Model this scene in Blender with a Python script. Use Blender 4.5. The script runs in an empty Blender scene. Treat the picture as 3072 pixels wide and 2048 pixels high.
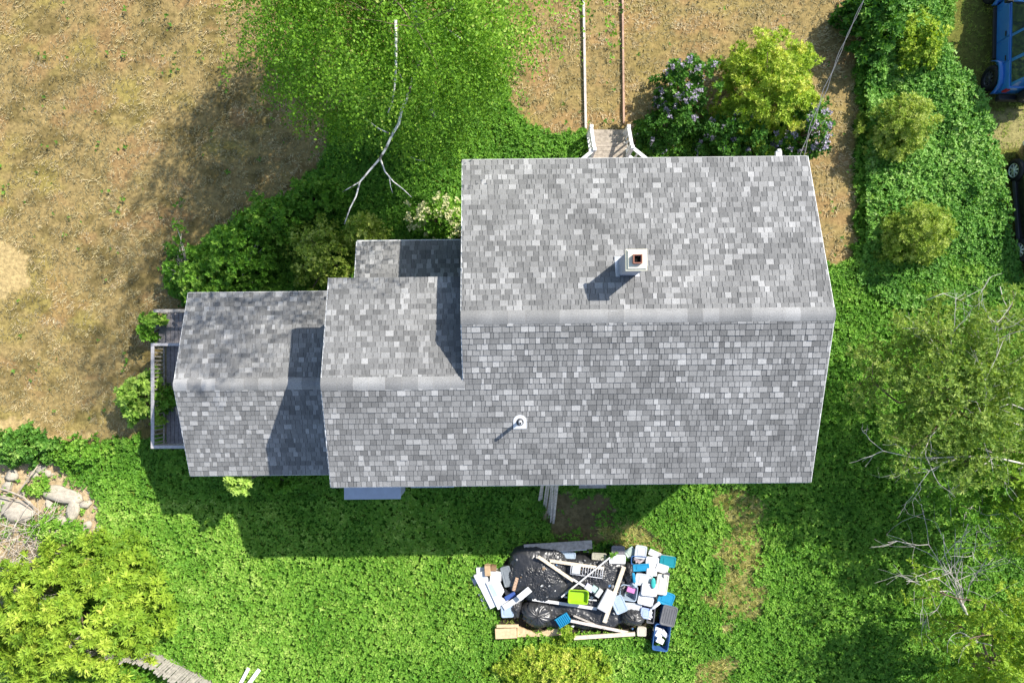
import bpy, bmesh, math, random
import numpy as np
from mathutils import Vector, Matrix

random.seed(7)
rng = np.random.default_rng(7)
SC = bpy.context.scene
COL = SC.collection

# ---------------------------------------------------------------- camera, sky, sun, exposure
FPX = 2048.0            # focal length in photo pixels (3072 wide)
CU, CV = 1505.0, 1100.0 # the point straight below the drone, in photo pixels
PPM = 88.0              # photo pixels per metre on the ground
H = FPX / PPM           # flying height
cam_d = bpy.data.cameras.new("camera")
cam_d.sensor_fit = 'HORIZONTAL'; cam_d.sensor_width = 36.0
cam_d.lens = 36.0 * FPX / 3072.0
cam_d.shift_x = (1536.0 - CU) / 3072.0
cam_d.shift_y = (CV - 1024.0) / 3072.0
cam_d.clip_end = 2000.0
cam = bpy.data.objects.new("camera", cam_d)
cam.location = (0, 0, H); cam.rotation_euler = (0, 0, 0)
COL.objects.link(cam); SC.camera = cam

SUN_DIR = Vector((-0.807, -0.648, -1.0)).normalized()   # the way the light travels
sun_el = math.asin(-SUN_DIR.z)
sun_az = math.atan2(-SUN_DIR.x, -SUN_DIR.y)
w = bpy.data.worlds.new("World"); SC.world = w; w.use_nodes = True
wn = w.node_tree; bg = wn.nodes["Background"]
sky = wn.nodes.new("ShaderNodeTexSky"); sky.sky_type = 'NISHITA'; sky.sun_disc = False
sky.sun_elevation = sun_el; sky.sun_rotation = sun_az
wn.links.new(sky.outputs[0], bg.inputs[0]); bg.inputs[1].default_value = 0.13
sd = bpy.data.lights.new("sun", 'SUN'); sd.energy = 4.2; sd.angle = math.radians(0.55); sd.color = (1.0, 0.955, 0.88)
sun = bpy.data.objects.new("sun", sd); COL.objects.link(sun)
sun.rotation_euler = SUN_DIR.to_track_quat('-Z', 'Y').to_euler(); sun.location = (15, 12, 30)
SC.view_settings.view_transform = 'Standard'; SC.view_settings.look = 'None'
SC.view_settings.exposure = 0.86; SC.view_settings.gamma = 1.0
SC.render.engine = 'CYCLES'
SC.cycles.max_bounces = 6; SC.cycles.transparent_max_bounces = 8

# ---------------------------------------------------------------- helpers
def P(u, v, z=0.0):
    """photo pixel at height z -> place in metres"""
    k = (H - z) / FPX
    return Vector(((u - CU) * k, (CV - v) * k, z))
def PX(px, z=0.0): return px * (H - z) / FPX

def tag(o, label=None, cat=None, group=None, kind=None):
    if label: o["label"] = label
    if cat: o["category"] = cat
    if group: o["group"] = group
    if kind: o["kind"] = kind
    return o
def link(o, parent=None):
    COL.objects.link(o)
    if parent is not None: o.parent = parent
    return o
def thing(name, label, cat, loc=(0, 0, 0), rz=0.0, group=None):
    o = bpy.data.objects.new(name, None); o.empty_display_size = 0.2
    o.location = loc; o.rotation_euler = (0, 0, rz)
    COL.objects.link(o); return tag(o, label, cat, group)

class MB:
    """collects boxes, tubes and sheets; build() links them as one mesh object"""
    def __init__(s): s.v = []; s.f = []; s.sm = []
    def add(s, vs, fs, smooth=False):
        b = len(s.v); s.v += [tuple(x) for x in vs]; s.f += [tuple(b + i for i in f) for f in fs]; s.sm += [smooth] * len(fs); return s
    def box(s, c, size, rz=0.0, taper=1.0, rot=None):
        hx, hy, hz = size[0] / 2, size[1] / 2, size[2] / 2
        vs = [(-hx, -hy, -hz), (hx, -hy, -hz), (hx, hy, -hz), (-hx, hy, -hz)]
        vs += [(x * taper, y * taper, hz) for x, y in ((-hx, -hy), (hx, -hy), (hx, hy), (-hx, hy))]
        M = rot if rot is not None else Matrix.Rotation(rz, 3, 'Z')
        vs = [M @ Vector(p) + Vector(c) for p in vs]
        return s.add(vs, [(0, 3, 2, 1), (4, 5, 6, 7), (0, 1, 5, 4), (1, 2, 6, 5), (2, 3, 7, 6), (3, 0, 4, 7)])
    def bar(s, a, b, wd, ht, up=(0, 0, 1)):
        a, b = Vector(a), Vector(b); d = b - a; L = d.length
        if L < 1e-6: return s
        d.normalize(); upv = Vector(up); sd_ = d.cross(upv)
        if sd_.length < 1e-4: sd_ = d.cross(Vector((0, 1, 0)))
        sd_.normalize(); n = sd_.cross(d)
        M = Matrix((d, sd_, n)).transposed()
        return s.box((a + b) / 2, (L, wd, ht), rot=M)
    def tube(s, pts, rad, n=6, cap=True):
        pts = [Vector(p) for p in pts]
        if not hasattr(rad, '__len__'): rad = [rad] * len(pts)
        vs = []; fs = []
        ref = Vector((0.13, 0.31, 0.94))
        for i, p in enumerate(pts):
            d = (pts[min(i + 1, len(pts) - 1)] - pts[max(i - 1, 0)])
            if d.length < 1e-7: d = Vector((0, 0, 1))
            d.normalize(); a = d.cross(ref)
            if a.length < 0.05: a = d.cross(Vector((1, 0, 0)))
            a.normalize(); b = d.cross(a)
            for k in range(n):
                t = 2 * math.pi * k / n
                vs.append(p + (a * math.cos(t) + b * math.sin(t)) * rad[i])
        for i in range(len(pts) - 1):
            for k in range(n):
                k2 = (k + 1) % n
                fs.append((i * n + k, i * n + k2, (i + 1) * n + k2, (i + 1) * n + k))
        if cap:
            fs.append(tuple(range(n - 1, -1, -1))); fs.append(tuple((len(pts) - 1) * n + k for k in range(n)))
        return s.add(vs, fs, True)
    def prism(s, poly, z0, z1):
        n = len(poly)
        vs = [(x, y, z0) for x, y in poly] + [(x, y, z1) for x, y in poly]
        fs = [tuple(range(n - 1, -1, -1)), tuple(range(n, 2 * n))] + [(i, (i + 1) % n, n + (i + 1) % n, n + i) for i in range(n)]
        return s.add(vs, fs)
    def build(s, name, m, parent=None, bevel=0.0, seg=2, smooth=None):
        me = bpy.data.meshes.new(name); me.from_pydata(s.v, [], s.f)
        me.polygons.foreach_set("use_smooth", [bool(x) if smooth is None else smooth for x in s.sm]); me.update()
        if bevel > 0:
            bm = bmesh.new(); bm.from_mesh(me)
            bmesh.ops.recalc_face_normals(bm, faces=bm.faces)
            bmesh.ops.bevel(bm, geom=[e for e in bm.edges if e.is_manifold and e.calc_face_angle(0) > 0.5], offset=bevel, segments=seg, affect='EDGES', profile=0.5)
            bm.to_mesh(me); bm.free()
            if smooth: me.polygons.foreach_set("use_smooth", [True] * len(me.polygons))
        if m: me.materials.append(m)
        o = bpy.data.objects.new(name, me); return link(o, parent)

# value noise, vectorised
def _hash(ix, iy, seed):
    n = (ix.astype(np.int64) * 374761393 + iy.astype(np.int64) * 668265263 + seed * 1274126177) & 0xffffffff
    n = ((n ^ (n >> 13)) * 1274126177) & 0xffffffff
    return ((n ^ (n >> 16)) & 0xffff) / 65535.0
def vnoise(x, y, seed=0):
    x = np.asarray(x, float); y = np.asarray(y, float)
    ix = np.floor(x); iy = np.floor(y); fx = x - ix; fy = y - iy
    fx = fx * fx * (3 - 2 * fx); fy = fy * fy * (3 - 2 * fy)
    a = _hash(ix, iy, seed); b = _hash(ix + 1, iy, seed); c = _hash(ix, iy + 1, seed); d = _hash(ix + 1, iy + 1, seed)
    return (a * (1 - fx) + b * fx) * (1 - fy) + (c * (1 - fx) + d * fx) * fy
def fbm(x, y, seed=0, oct=4):
    s = 0; a = 0.5; t = 0
    for i in range(oct):
        s = s + a * vnoise(x, y, seed + i * 17); t += a; a *= 0.5; x = x * 2.03; y = y * 2.03
    return s / t
def inpoly(u, v, poly):
    u = np.asarray(u); v = np.asarray(v); r = np.zeros(u.shape, bool); n = len(poly)
    for i in range(n):
        x1, y1 = poly[i]; x2, y2 = poly[(i + 1) % n]
        if y1 == y2: continue
        c = ((y1 > v) != (y2 > v)) & (u < (x2 - x1) * (v - y1) / (y2 - y1) + x1)
        r ^= c
    return r

# ---------------------------------------------------------------- materials
def lin(c):
    return tuple(((x / 255 + 0.055) / 1.055) ** 2.4 if x / 255 > 0.04045 else x / 255 / 12.92 for x in c)
_M = {}
def mat(name, col, rough=0.7, spec=0.3, metal=0.0, var=0.12, scale=6.0, bump=0.0, bscale=40.0, alpha=None, coat=0.0, stretch=None, trans=0.0):
    """a painted / plastic / wooden surface: base colour with a little procedural wear"""
    if name in _M: return _M[name]
    m = bpy.data.materials.new(name); m.use_nodes = True; nt = m.node_tree; b = nt.nodes["Principled BSDF"]
    b.inputs["Roughness"].default_value = rough; b.inputs["Metallic"].default_value = metal
    b.inputs["Specular IOR Level"].default_value = spec; b.inputs["Coat Weight"].default_value = coat
    b.inputs["Transmission Weight"].default_value = trans
    tc = nt.nodes.new("ShaderNodeTexCoord"); mp = nt.nodes.new("ShaderNodeMapping")
    nt.links.new(tc.outputs["Object"], mp.inputs[0])
    if stretch: mp.inputs["Scale"].default_value = stretch
    nz = nt.nodes.new("ShaderNodeTexNoise"); nz.inputs["Scale"].default_value = scale; nz.inputs["Detail"].default_value = 5
    nt.links.new(mp.outputs[0], nz.inputs[0])
    rp = nt.nodes.new("ShaderNodeValToRGB")
    rp.color_ramp.elements[0].position = 0.3; rp.color_ramp.elements[1].position = 0.7
    rp.color_ramp.elements[0].color = tuple(max(0, c * (1 - var)) for c in col) + (1,)
    rp.color_ramp.elements[1].color = tuple(min(1, c * (1 + var)) for c in col) + (1,)
    nt.links.new(nz.outputs[0], rp.inputs[0]); nt.links.new(rp.outputs[0], b.inputs["Base Color"])
    if bump > 0:
        bz = nt.nodes.new("ShaderNodeTexNoise"); bz.inputs["Scale"].default_value = bscale; bz.inputs["Detail"].default_value = 4
        nt.links.new(mp.outputs[0], bz.inputs[0])
        bp = nt.nodes.new("ShaderNodeBump"); bp.inputs["Strength"].default_value = bump; bp.inputs["Distance"].default_value = 0.02
        nt.links.new(bz.outputs[0], bp.inputs["Height"]); nt.links.new(bp.outputs[0], b.inputs["Normal"])
    if alpha is not None: b.inputs["Alpha"].default_value = alpha
    _M[name] = m; return m

def leaf_mat(name, stops, transl=0.3, rough=0.55, spec=0.25):
    """leaf surface: colour picked leaf by leaf from a ramp, part of the light passes through"""
    if name in _M: return _M[name]
    m = bpy.data.materials.new(name); m.use_nodes = True; nt = m.node_tree; b = nt.nodes["Principled BSDF"]
    out = nt.nodes["Material Output"]
    at = nt.nodes.new("ShaderNodeAttribute"); at.attribute_name = "tone"
    rp = nt.nodes.new("ShaderNodeValToRGB"); cr = rp.color_ramp
    while len(cr.elements) < len(stops): cr.elements.new(0.5)
    for e, (p, c) in zip(cr.elements, stops): e.position = p; e.color = tuple(c) + (1,)
    nt.links.new(at.outputs["Fac"], rp.inputs[0])
    nt.links.new(rp.outputs[0], b.inputs["Base Color"])
    b.inputs["Roughness"].default_value = rough; b.inputs["Specular IOR Level"].default_value = spec
    tr = nt.nodes.new("ShaderNodeBsdfTranslucent"); mx = nt.nodes.new("ShaderNodeMixShader")
    br = nt.nodes.new("ShaderNodeMix"); br.data_type = 'RGBA'; br.blend_type = 'MULTIPLY'; br.inputs[0].default_value = 1.0
    br.inputs[7].default_value = (1.25, 1.2, 0.5, 1)
    nt.links.new(rp.outputs[0], br.inputs[6]); nt.links.new(br.outputs[2], tr.inputs[0])
    mx.inputs[0].default_value = transl
    nt.links.new(b.outputs[0], mx.inputs[1]); nt.links.new(tr.outputs[0], mx.inputs[2]); nt.links.new(mx.outputs[0], out.inputs[0])
    _M[name] = m; return m

# ---------------------------------------------------------------- leaf meshes
def leaves(name, base, d, nrm, L, W, tone, m, parent=None, fold=0.18, droop=0.0):
    """one mesh of many small two-sided leaves, each a folded kite with its own colour"""
    N = len(base); L = np.broadcast_to(L, (N,))[:, None]; W = np.broadcast_to(W, (N,))[:, None]
    d = d / (np.linalg.norm(d, axis=1, keepdims=True) + 1e-9)
    sd_ = np.cross(d, nrm); sd_ /= (np.linalg.norm(sd_, axis=1, keepdims=True) + 1e-9)
    up = np.cross(sd_, d)
    mid = base + d * L * 0.45
    V = np.empty((N, 4, 3), np.float32)
    V[:, 0] = base; V[:, 1] = mid + sd_ * W * 0.5 + up * W * fold
    V[:, 2] = base + d * L; V[:, 2, 2] -= (droop * L[:, 0]); V[:, 3] = mid - sd_ * W * 0.5 + up * W * fold
    idx = (np.arange(N) * 4)[:, None] + np.array([0, 1, 2, 0, 2, 3])[None]
    me = bpy.data.meshes.new(name)
    me.vertices.add(N * 4); me.vertices.foreach_set("co", V.reshape(-1))
    me.loops.add(N * 6); me.loops.foreach_set("vertex_index", idx.reshape(-1).astype(np.int32))
    me.polygons.add(N * 2); me.polygons.foreach_set("loop_start", (np.arange(N * 2) * 3).astype(np.int32))
    me.update(calc_edges=True)
    a = me.attributes.new("tone", 'FLOAT', 'FACE'); a.data.foreach_set("value", np.repeat(np.clip(tone, 0, 1), 2).astype(np.float32))
    me.materials.append(m)
    return link(bpy.data.objects.new(name, me), parent)

def rand_unit(n):
    v = rng.normal(size=(n, 3)); return v / np.linalg.norm(v, axis=1, keepdims=True)

def rosettes(cen, axis, k, spread=0.9, jit=0.35):
    """k leaf directions fanned round an axis at each centre -> (base, dir, normal) arrays of len(cen)*k"""
    n = len(cen); axis = axis / (np.linalg.norm(axis, axis=1, keepdims=True) + 1e-9)
    ref = np.tile(np.array([[0.31, 0.95, 0.02]]), (n, 1)); t1 = np.cross(axis, ref); t1 /= np.linalg.norm(t1, axis=1, keepdims=True) + 1e-9
    t2 = np.cross(axis, t1)
    ph = rng.random(n)[:, None] * 6.28 + np.arange(k)[None] * (6.283 / k) + rng.normal(0, jit, (n, k))
    sp = spread + rng.normal(0, 0.2, (n, k))
    dr = (t1[:, None] * np.cos(ph)[..., None] + t2[:, None] * np.sin(ph)[..., None]) * np.sin(sp)[..., None] + axis[:, None] * np.cos(sp)[..., None]
    nr = np.repeat(axis[:, None], k, 1) + 0.25 * rng.normal(size=(n, k, 3))
    return np.repeat(cen, k, 0), dr.reshape(-1, 3), nr.reshape(-1, 3)

# ---------------------------------------------------------------- house numbers (metres, house frame turned a little)
ROT = math.radians(0.62)
def hrot(x, y): return (x * math.cos(ROT) - y * math.sin(ROT), x * math.sin(ROT) + y * math.cos(ROT))
PITCH = 0.325
MXL, MXR = -0.96, 8.14
RY, RZ = 1.21, 6.60                   # main ridge
YT = 5.46; ZT = RZ - PITCH * (YT - RY) # front eave
YB = -3.12; ZB = RZ - PITCH * (RY - YB)
WXL = -4.54                            # left rake of the wing
WRY = -0.39; WRZ = RZ - PITCH * (RY - WRY)  # wing ridge, in the rear roof plane
WYT = 2.38; WZT = WRZ - PITCH * (WYT - WRY)
PXL = -4.30; PYT = 3.80; PZT = 2.75; PPIT = 0.30   # porch lean-to
SXL, SXR = -9.36, -4.52                # low addition
SRY, SRZ = -0.42, 3.78; SYT = 2.30; SYB = -3.15; SPIT = 0.36

# ---------------------------------------------------------------- ground zones (photo pixels on the ground plane)
G_BED = [(1000, 330), (1150, 285), (1330, 260), (1470, 190), (1530, 240), (1540, 320), (1585, 375), (1680, 398), (1752, 388), (1760, 470),
         (1790, 620), (1420, 640), (1300, 800), (900, 960), (600, 960), (500, 880), (520, 780), (640, 690), (800, 610), (905, 560), (975, 460)]
G_LOW = [(-400, 1325), (60, 1320), (280, 1335), (420, 1300), (600, 1330), (900, 1350), (2100, 1350), (2300, 1000), (2330, 800), (2560, 790), (2575, -400), (4000, -400), (4000, 2700), (-400, 2700)]
G_FRONT = [(1900, 380), (1980, 330), (2100, 350), (2420, 330), (2420, 480), (2330, 520), (1890, 520)]
LAWN_R = [(2840, -400), (4000, -400), (4000, 860), (3040, 850), (3010, 600), (2960, 440), (2900, 280), (2850, 200)]
DIRT_L = [(-200, 1395), (40, 1395), (170, 1380), (200, 1430), (300, 1490), (325, 1600), (240, 1630), (170, 1760), (40, 1830), (-200, 1850)]
DIRT_B = [(1640, 1480), (1830, 1480), (1850, 1570), (1800, 1640), (1700, 1640), (1650, 1600)]
STRAW = [(2170, 1470), (2290, 1480), (2290, 1650), (2330, 1720), (2260, 1860), (2180, 1880), (2120, 1760), (2160, 1640)]
STRAW2 = [(2080, 1990), (2230, 1960), (2240, 2150), (2080, 2150)]
STRAWN = [(1830, 1590), (1960, 1570), (2000, 1640), (1900, 1690), (1830, 1660)]
SAND = [(-200, 720), (30, 725), (85, 770), (95, 830), (60, 885), (-200, 895)]
SANDB = [(-200, 1278), (200, 1285), (285, 1300), (270, 1338), (-200, 1330)]

def zones(u, v, jit=26.0, seed=3):
    ju = u + (fbm(u / 60, v / 60, seed) - 0.5) * 2 * jit + (vnoise(u / 14, v / 14, seed + 5) - 0.5) * 16
    jv = v + (fbm(u / 60, v / 60, seed + 50) - 0.5) * 2 * jit + (vnoise(u / 14, v / 14, seed + 55) - 0.5) * 16
    z = np.zeros(u.shape, int)                                   # 0 dry grass
    g = inpoly(ju, jv, G_BED) | inpoly(ju, jv, G_LOW) | inpoly(ju, jv, G_FRONT)
    z[g] = 1                                                     # 1 green cover
    z[inpoly(ju, jv, LAWN_R)] = 2                                # 2 mown olive lawn
    z[inpoly(ju, jv, DIRT_L) | inpoly(ju, jv, DIRT_B)] = 3       # 3 bare dirt
    ju = ju + (fbm(u / 75, v / 75, seed + 80) - 0.5) * 190; jv = jv + (fbm(u / 75, v / 75, seed + 90) - 0.5) * 150
    z[inpoly(ju, jv, STRAW) | inpoly(ju, jv, STRAW2) | inpoly(ju, jv, STRAWN)] = 4  # 4 long straw mixed with green
    z[(inpoly(ju, jv, SAND) | inpoly(ju, jv, SANDB)) & (u < 400)] = 5          # 5 sand
    return z

def ground_z(x, y):
    return 0.05 * (fbm(x * 0.35 + 9, y * 0.35, 21) - 0.5) + 0.025 * (vnoise(x * 2.1, y * 2.1, 22) - 0.5)

def axis_coords(a, b, step, far):
    mid = np.arange(a, b + 1e-6, step); e = []
    t = step
    while t < far: t *= 1.6; e.append(t)
    e = np.cumsum(e); return np.concatenate([(a - e)[::-1], mid, b + e])
gx = axis_coords(-19.5, 20.0, 0.125, 170); gy = axis_coords(-13.0, 15.0, 0.125, 170)
GX, GY = np.meshgrid(gx, gy); nx, ny = len(gx), len(gy)
GZ = ground_z(GX, GY) * (np.abs(GX) < 21) * (np.abs(GY) < 16)
vv = np.stack([GX, GY, GZ], -1).reshape(-1, 3)
ii = np.arange(nx * ny).reshape(ny, nx)
ff = np.stack([ii[:-1, :-1], ii[:-1, 1:], ii[1:, 1:], ii[1:, :-1]], -1).reshape(-1, 4)
me = bpy.data.meshes.new("ground"); me.from_pydata(vv.tolist(), [], ff.tolist()); me.update()
me.polygons.foreach_set("use_smooth", [True] * len(me.polygons))
gu = (CU + GX * PPM).reshape(-1); gv = (CV - GY * PPM).reshape(-1)
zz = zones(gu, gv)
n1 = fbm(gu / 130, gv / 90, 31); n2 = fbm(gu / 45, gv / 30, 41); n3 = fbm(gu / 200, gv / 160, 61)
DRYC = np.array(lin((174, 151, 99))); DRYY = np.array(lin((174, 157, 90))); DRYR = np.array(lin((180, 143, 98))); DRYO = np.array(lin((110, 98, 54)))
def drycol(u, v):
    a = fbm(u / 130, v / 90, 31)[:, None]; b = fbm(u / 45, v / 30, 41)[:, None]; c = fbm(u / 90, v / 60, 77)[:, None]
    right = np.clip((u - 1450) / 300, 0, 1)[:, None]
    k = DRYC * np.ones((len(u), 1))
    sy = np.clip((a - 0.5) * 5, 0, 1) * (1 - 0.6 * right); k = k * (1 - sy) + DRYY * sy
    so = np.clip((0.50 - b) * 6, 0, 1) * 0.65 * (1 - 0.6 * right); k = k * (1 - so) + DRYO * so
    sr = np.clip((c - 0.58) * 8, 0, 1) * 0.6; k = k * (1 - sr) + DRYR * sr
    return k
gc = drycol(gu, gv) * 0.76
GREEN = np.array((0.06, 0.17, 0.015)); gc[zz == 1] = GREEN
gc[zz == 2] = np.array(lin((118, 120, 56))) * 0.8
dirt = np.array(lin((186, 164, 128)))
gc[zz == 3] = dirt * (0.75 + 0.5 * n2[zz == 3][:, None])
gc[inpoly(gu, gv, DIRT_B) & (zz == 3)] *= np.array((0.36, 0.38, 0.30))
gc[zz == 4] = np.array((0.26, 0.25, 0.08))
gc[zz == 5] = np.array(lin((186, 162, 112)))
pr = (zz == 2) & inpoly(gu, gv, [(2920, 350), (3400, 250), (3400, 440), (2950, 450)])
gc[pr] = np.array(lin((150, 142, 92)))
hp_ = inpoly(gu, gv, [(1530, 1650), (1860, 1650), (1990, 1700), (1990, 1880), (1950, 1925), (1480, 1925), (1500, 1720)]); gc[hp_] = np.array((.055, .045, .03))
ca = me.color_attributes.new("soil", 'FLOAT_COLOR', 'POINT')
ca.data.foreach_set("color", np.concatenate([np.clip(gc, 0, 1), np.ones((len(gc), 1))], 1).astype(np.float32).reshape(-1))
gm = bpy.data.materials.new("ground"); gm.use_nodes = True; nt = gm.node_tree; b = nt.nodes["Principled BSDF"]
b.inputs["Roughness"].default_value = 0.95; b.inputs["Specular IOR Level"].default_value = 0.1
at = nt.nodes.new("ShaderNodeVertexColor"); at.layer_name = "soil"
geo = nt.nodes.new("ShaderNodeNewGeometry")
nz = nt.nodes.new("ShaderNodeTexNoise"); nz.inputs["Scale"].default_value = 7; nz.inputs["Detail"].default_value = 8; nz.inputs["Roughness"].default_value = 0.7
nt.links.new(geo.outputs["Position"], nz.inputs[0])
rp = nt.nodes.new("ShaderNodeValToRGB"); rp.color_ramp.elements[0].position = 0.32; rp.color_ramp.elements[0].color = (0.5, 0.5, 0.5, 1); rp.color_ramp.elements[1].position = 0.66; rp.color_ramp.elements[1].color = (1.2, 1.2, 1.2, 1)
nt.links.new(nz.outputs[0], rp.inputs[0])
mx = nt.nodes.new("ShaderNodeMix"); mx.data_type = 'RGBA'; mx.blend_type = 'MULTIPLY'; mx.inputs[0].default_value = 1
nt.links.new(at.outputs[0], mx.inputs[6]); nt.links.new(rp.outputs[0], mx.inputs[7]); nt.links.new(mx.outputs[2], b.inputs["Base Color"])
bp = nt.nodes.new("ShaderNodeBump"); bp.inputs["Strength"].default_value = 0.8; bp.inputs["Distance"].default_value = 0.05
nt.links.new(nz.outputs[0], bp.inputs["Height"]); nt.links.new(bp.outputs[0], b.inputs["Normal"])
me.materials.append(gm)
tag(link(bpy.data.objects.new("ground", me)), kind="structure", label="yard ground of dried lawn, soil and green cover")

# ---------------------------------------------------------------- the house
m_white = mat("white_paint", (0.72, 0.72, 0.70), 0.55, var=0.06)
m_side = mat("grey_blue_siding", (0.30, 0.34, 0.42), 0.7, var=0.08)
m_sheath = mat("roof_sheathing", (0.16, 0.16, 0.16), 0.9)
m_glass = mat("window_glass", (0.03, 0.04, 0.05), 0.06, spec=0.6, var=0.1)
m_dark = mat("dark_metal", (0.03, 0.03, 0.032), 0.5)

sm_ = bpy.data.materials.new("shingle"); sm_.use_nodes = True; nt = sm_.node_tree; b = nt.nodes["Principled BSDF"]
b.inputs["Roughness"].default_value = 0.95; b.inputs["Specular IOR Level"].default_value = 0.08
at = nt.nodes.new("ShaderNodeAttribute"); at.attribute_name = "tone"
rp = nt.nodes.new("ShaderNodeValToRGB"); cr = rp.color_ramp; cr.elements.new(0.5)
for e, (p, c) in zip(cr.elements, ((0.0, (0.10, 0.10, 0.098)), (0.5, (0.206, 0.204, 0.198)), (1.0, (0.35, 0.346, 0.336)))): e.position = p; e.color = c + (1,)
nt.links.new(at.outputs["Fac"], rp.inputs[0])
geo = nt.nodes.new("ShaderNodeNewGeometry")
g1 = nt.nodes.new("ShaderNodeTexNoise"); g1.inputs["Scale"].default_value = 55; g1.inputs["Detail"].default_value = 3; g1.inputs["Roughness"].default_value = 0.8
g2 = nt.nodes.new("ShaderNodeTexNoise"); g2.inputs["Scale"].default_value = 0.9; g2.inputs["Detail"].default_value = 4
nt.links.new(geo.outputs["Position"], g1.inputs[0]); nt.links.new(geo.outputs["Position"], g2.inputs[0])
r1 = nt.nodes.new("ShaderNodeMapRange"); r1.inputs[1].default_value = 0.3; r1.inputs[2].default_value = 0.7; r1.inputs[3].default_value = 0.6; r1.inputs[4].default_value = 1.4
r2 = nt.nodes.new("ShaderNodeMapRange"); r2.inputs[1].default_value = 0.3; r2.inputs[2].default_value = 0.7; r2.inputs[3].default_value = 0.84; r2.inputs[4].default_value = 1.14
nt.links.new(g1.outputs[0], r1.inputs[0]); nt.links.new(g2.outputs[0], r2.inputs[0])
mm = nt.nodes.new("ShaderNodeMath"); mm.operation = 'MULTIPLY'; nt.links.new(r1.outputs[0], mm.inputs[0]); nt.links.new(r2.outputs[0], mm.inputs[1])
mx = nt.nodes.new("ShaderNodeVectorMath"); mx.operation = 'SCALE'
nt.links.new(rp.outputs[0], mx.inputs[0]); nt.links.new(mm.outputs[0], mx.inputs["Scale"]); nt.links.new(mx.outputs[0], b.inputs["Base Color"])
m_shingle = sm_

house = thing("house", "grey shingle-roofed house with chimney, lower left wing and small addition", "house", (0, 0, 0), ROT)

def roof_pt(x, y, y0, z0, pit): return Vector((x, y, z0 - pit * abs(y - y0)))
roof = None
def deck(name, polys, th=0.13):
    mb = MB()
    for poly, (y0, z0, pit) in polys:
        n = len(poly); top = [roof_pt(x, y, y0, z0, pit) for x, y in poly]; bot = [p - Vector((0, 0, th)) for p in top]
        mb.add(top + bot, [tuple(range(n)), tuple(range(2 * n - 1, n - 1, -1))] + [(i, n + i, n + (i + 1) % n, (i + 1) % n) for i in range(n)])
    return mb.build(name, m_sheath, house)
planes = [  # polygon, ridge line, eave line y, direction (+1 = falls towards +y), x-range by y
    dict(poly=[(MXL, RY), (MXR, RY), (MXR, YT), (MXL, YT)], r=(RY, RZ, PITCH), ye=YT, sgn=1, xr=lambda y: (MXL, MXR)),
    dict(poly=[(MXL, RY), (MXL, WRY), (WXL, WRY), (WXL, YB), (MXR, YB), (MXR, RY)], r=(RY, RZ, PITCH), ye=YB, sgn=-1, xr=lambda y: (MXL, MXR) if y > WRY else (WXL, MXR)),
    dict(poly=[(WXL, WRY), (MXL + 0.03, WRY), (MXL + 0.03, WYT), (WXL, WYT)], r=(WRY, WRZ, PITCH), ye=WYT, sgn=1, xr=lambda y: (WXL, MXL + 0.35)),
    dict(poly=[(PXL, WYT - 0.35), (MXL + 0.03, WYT - 0.35), (MXL + 0.03, PYT), (PXL, PYT)], r=(PYT, PZT, -PPIT), ye=PYT, sgn=1, xr=lambda y: (PXL, MXL + 0.35)),
    dict(poly=[(SXL, SRY), (SXR, SRY), (SXR, SYT), (SXL, SYT)], r=(SRY, SRZ, SPIT), ye=SYT, sgn=1, xr=lambda y: (SXL, SXR + 0.32)),
    dict(poly=[(SXL, SYB), (SXR, SYB), (SXR, SRY), (SXL, SRY)], r=(SRY, SRZ, SPIT), ye=SYB, sgn=-1, xr=lambda y: (SXL, SXR + 0.32)),
]
roof = deck("roof", [(p["poly"], p["r"]) for p in planes])

EXPO = 0.149
cells = []      # every shingle: plane, x0, x1, y_butt, y_head, tone, lift
def tone_pick():
    r = random.random()
    if r < 0.11: return random.uniform(0.78, 1.0)
    if r < 0.32: return random.uniform(0.58, 0.72)
    if r < 0.76: return random.uniform(0.38, 0.56)
    return random.uniform(0.18, 0.36)
for pi, p in enumerate(planes):
    y0, z0, pit = p["r"]; ap = abs(pit); cs = 1 / math.sqrt(1 + ap * ap); step = EXPO * cs
    ytop = y0 if pi != 3 else WYT - 0.35
    n = int(abs(p["ye"] - ytop) / step) + 1
    for k in range(n):
        yb_ = p["ye"] - p["sgn"] * k * step + p["sgn"] * (0.02 if k == 0 else 0)
        yh = p["ye"] - p["sgn"] * (k + 1) * step - p["sgn"] * 0.03
        if p["sgn"] * (yh - ytop) < 0: yh = ytop
        xa, xb = p["xr"]((yb_ + yh) / 2); xa -= 0.02; xb += 0.02 if pi < 2 else 0
        x = xa - random.random() * 0.2
        while x < xb:
            wd = random.choice((0.08, 0.11, 0.13, 0.15, 0.17, 0.19, 0.23)) * random.uniform(0.92, 1.08)
            x1 = min(x + wd, xb); x0 = max(x, xa)
            if x1 - x0 > 0.03:
                t = tone_pick()
                if pi == 1 and 3.25 < (x0 + x1) / 2 < 4.35 and -0.86 < (yb_ + yh) / 2 < -0.70: t = 0.22
                cells.append((pi, x0 + 0.006, x1 - 0.006, yb_, yh, t, 0.020 + 0.012 * (t > 0.6) * random.random() + 0.006 * random.random()))
            x += wd
def shingle_verts(c):
    pi, x0, x1, yb_, yh, t, lift = c; y0, z0, pit = planes[pi]["r"]
    def pt(x, y, l): 
        q = roof_pt(x, y, y0, z0, pit) if pi != 3 else Vector((x, y, PZT + PPIT * (PYT - y)))
        return q + Vector((0, 0, l))
    a, bq, cq, d = pt(x0, yb_, lift), pt(x1, yb_, lift), pt(x1, yh, 0.004), pt(x0, yh, 0.004)
    e, f = pt(x0, yb_, -0.004), pt(x1, yb_, -0.004)
    return [a, bq, cq, d, e, f]
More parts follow.
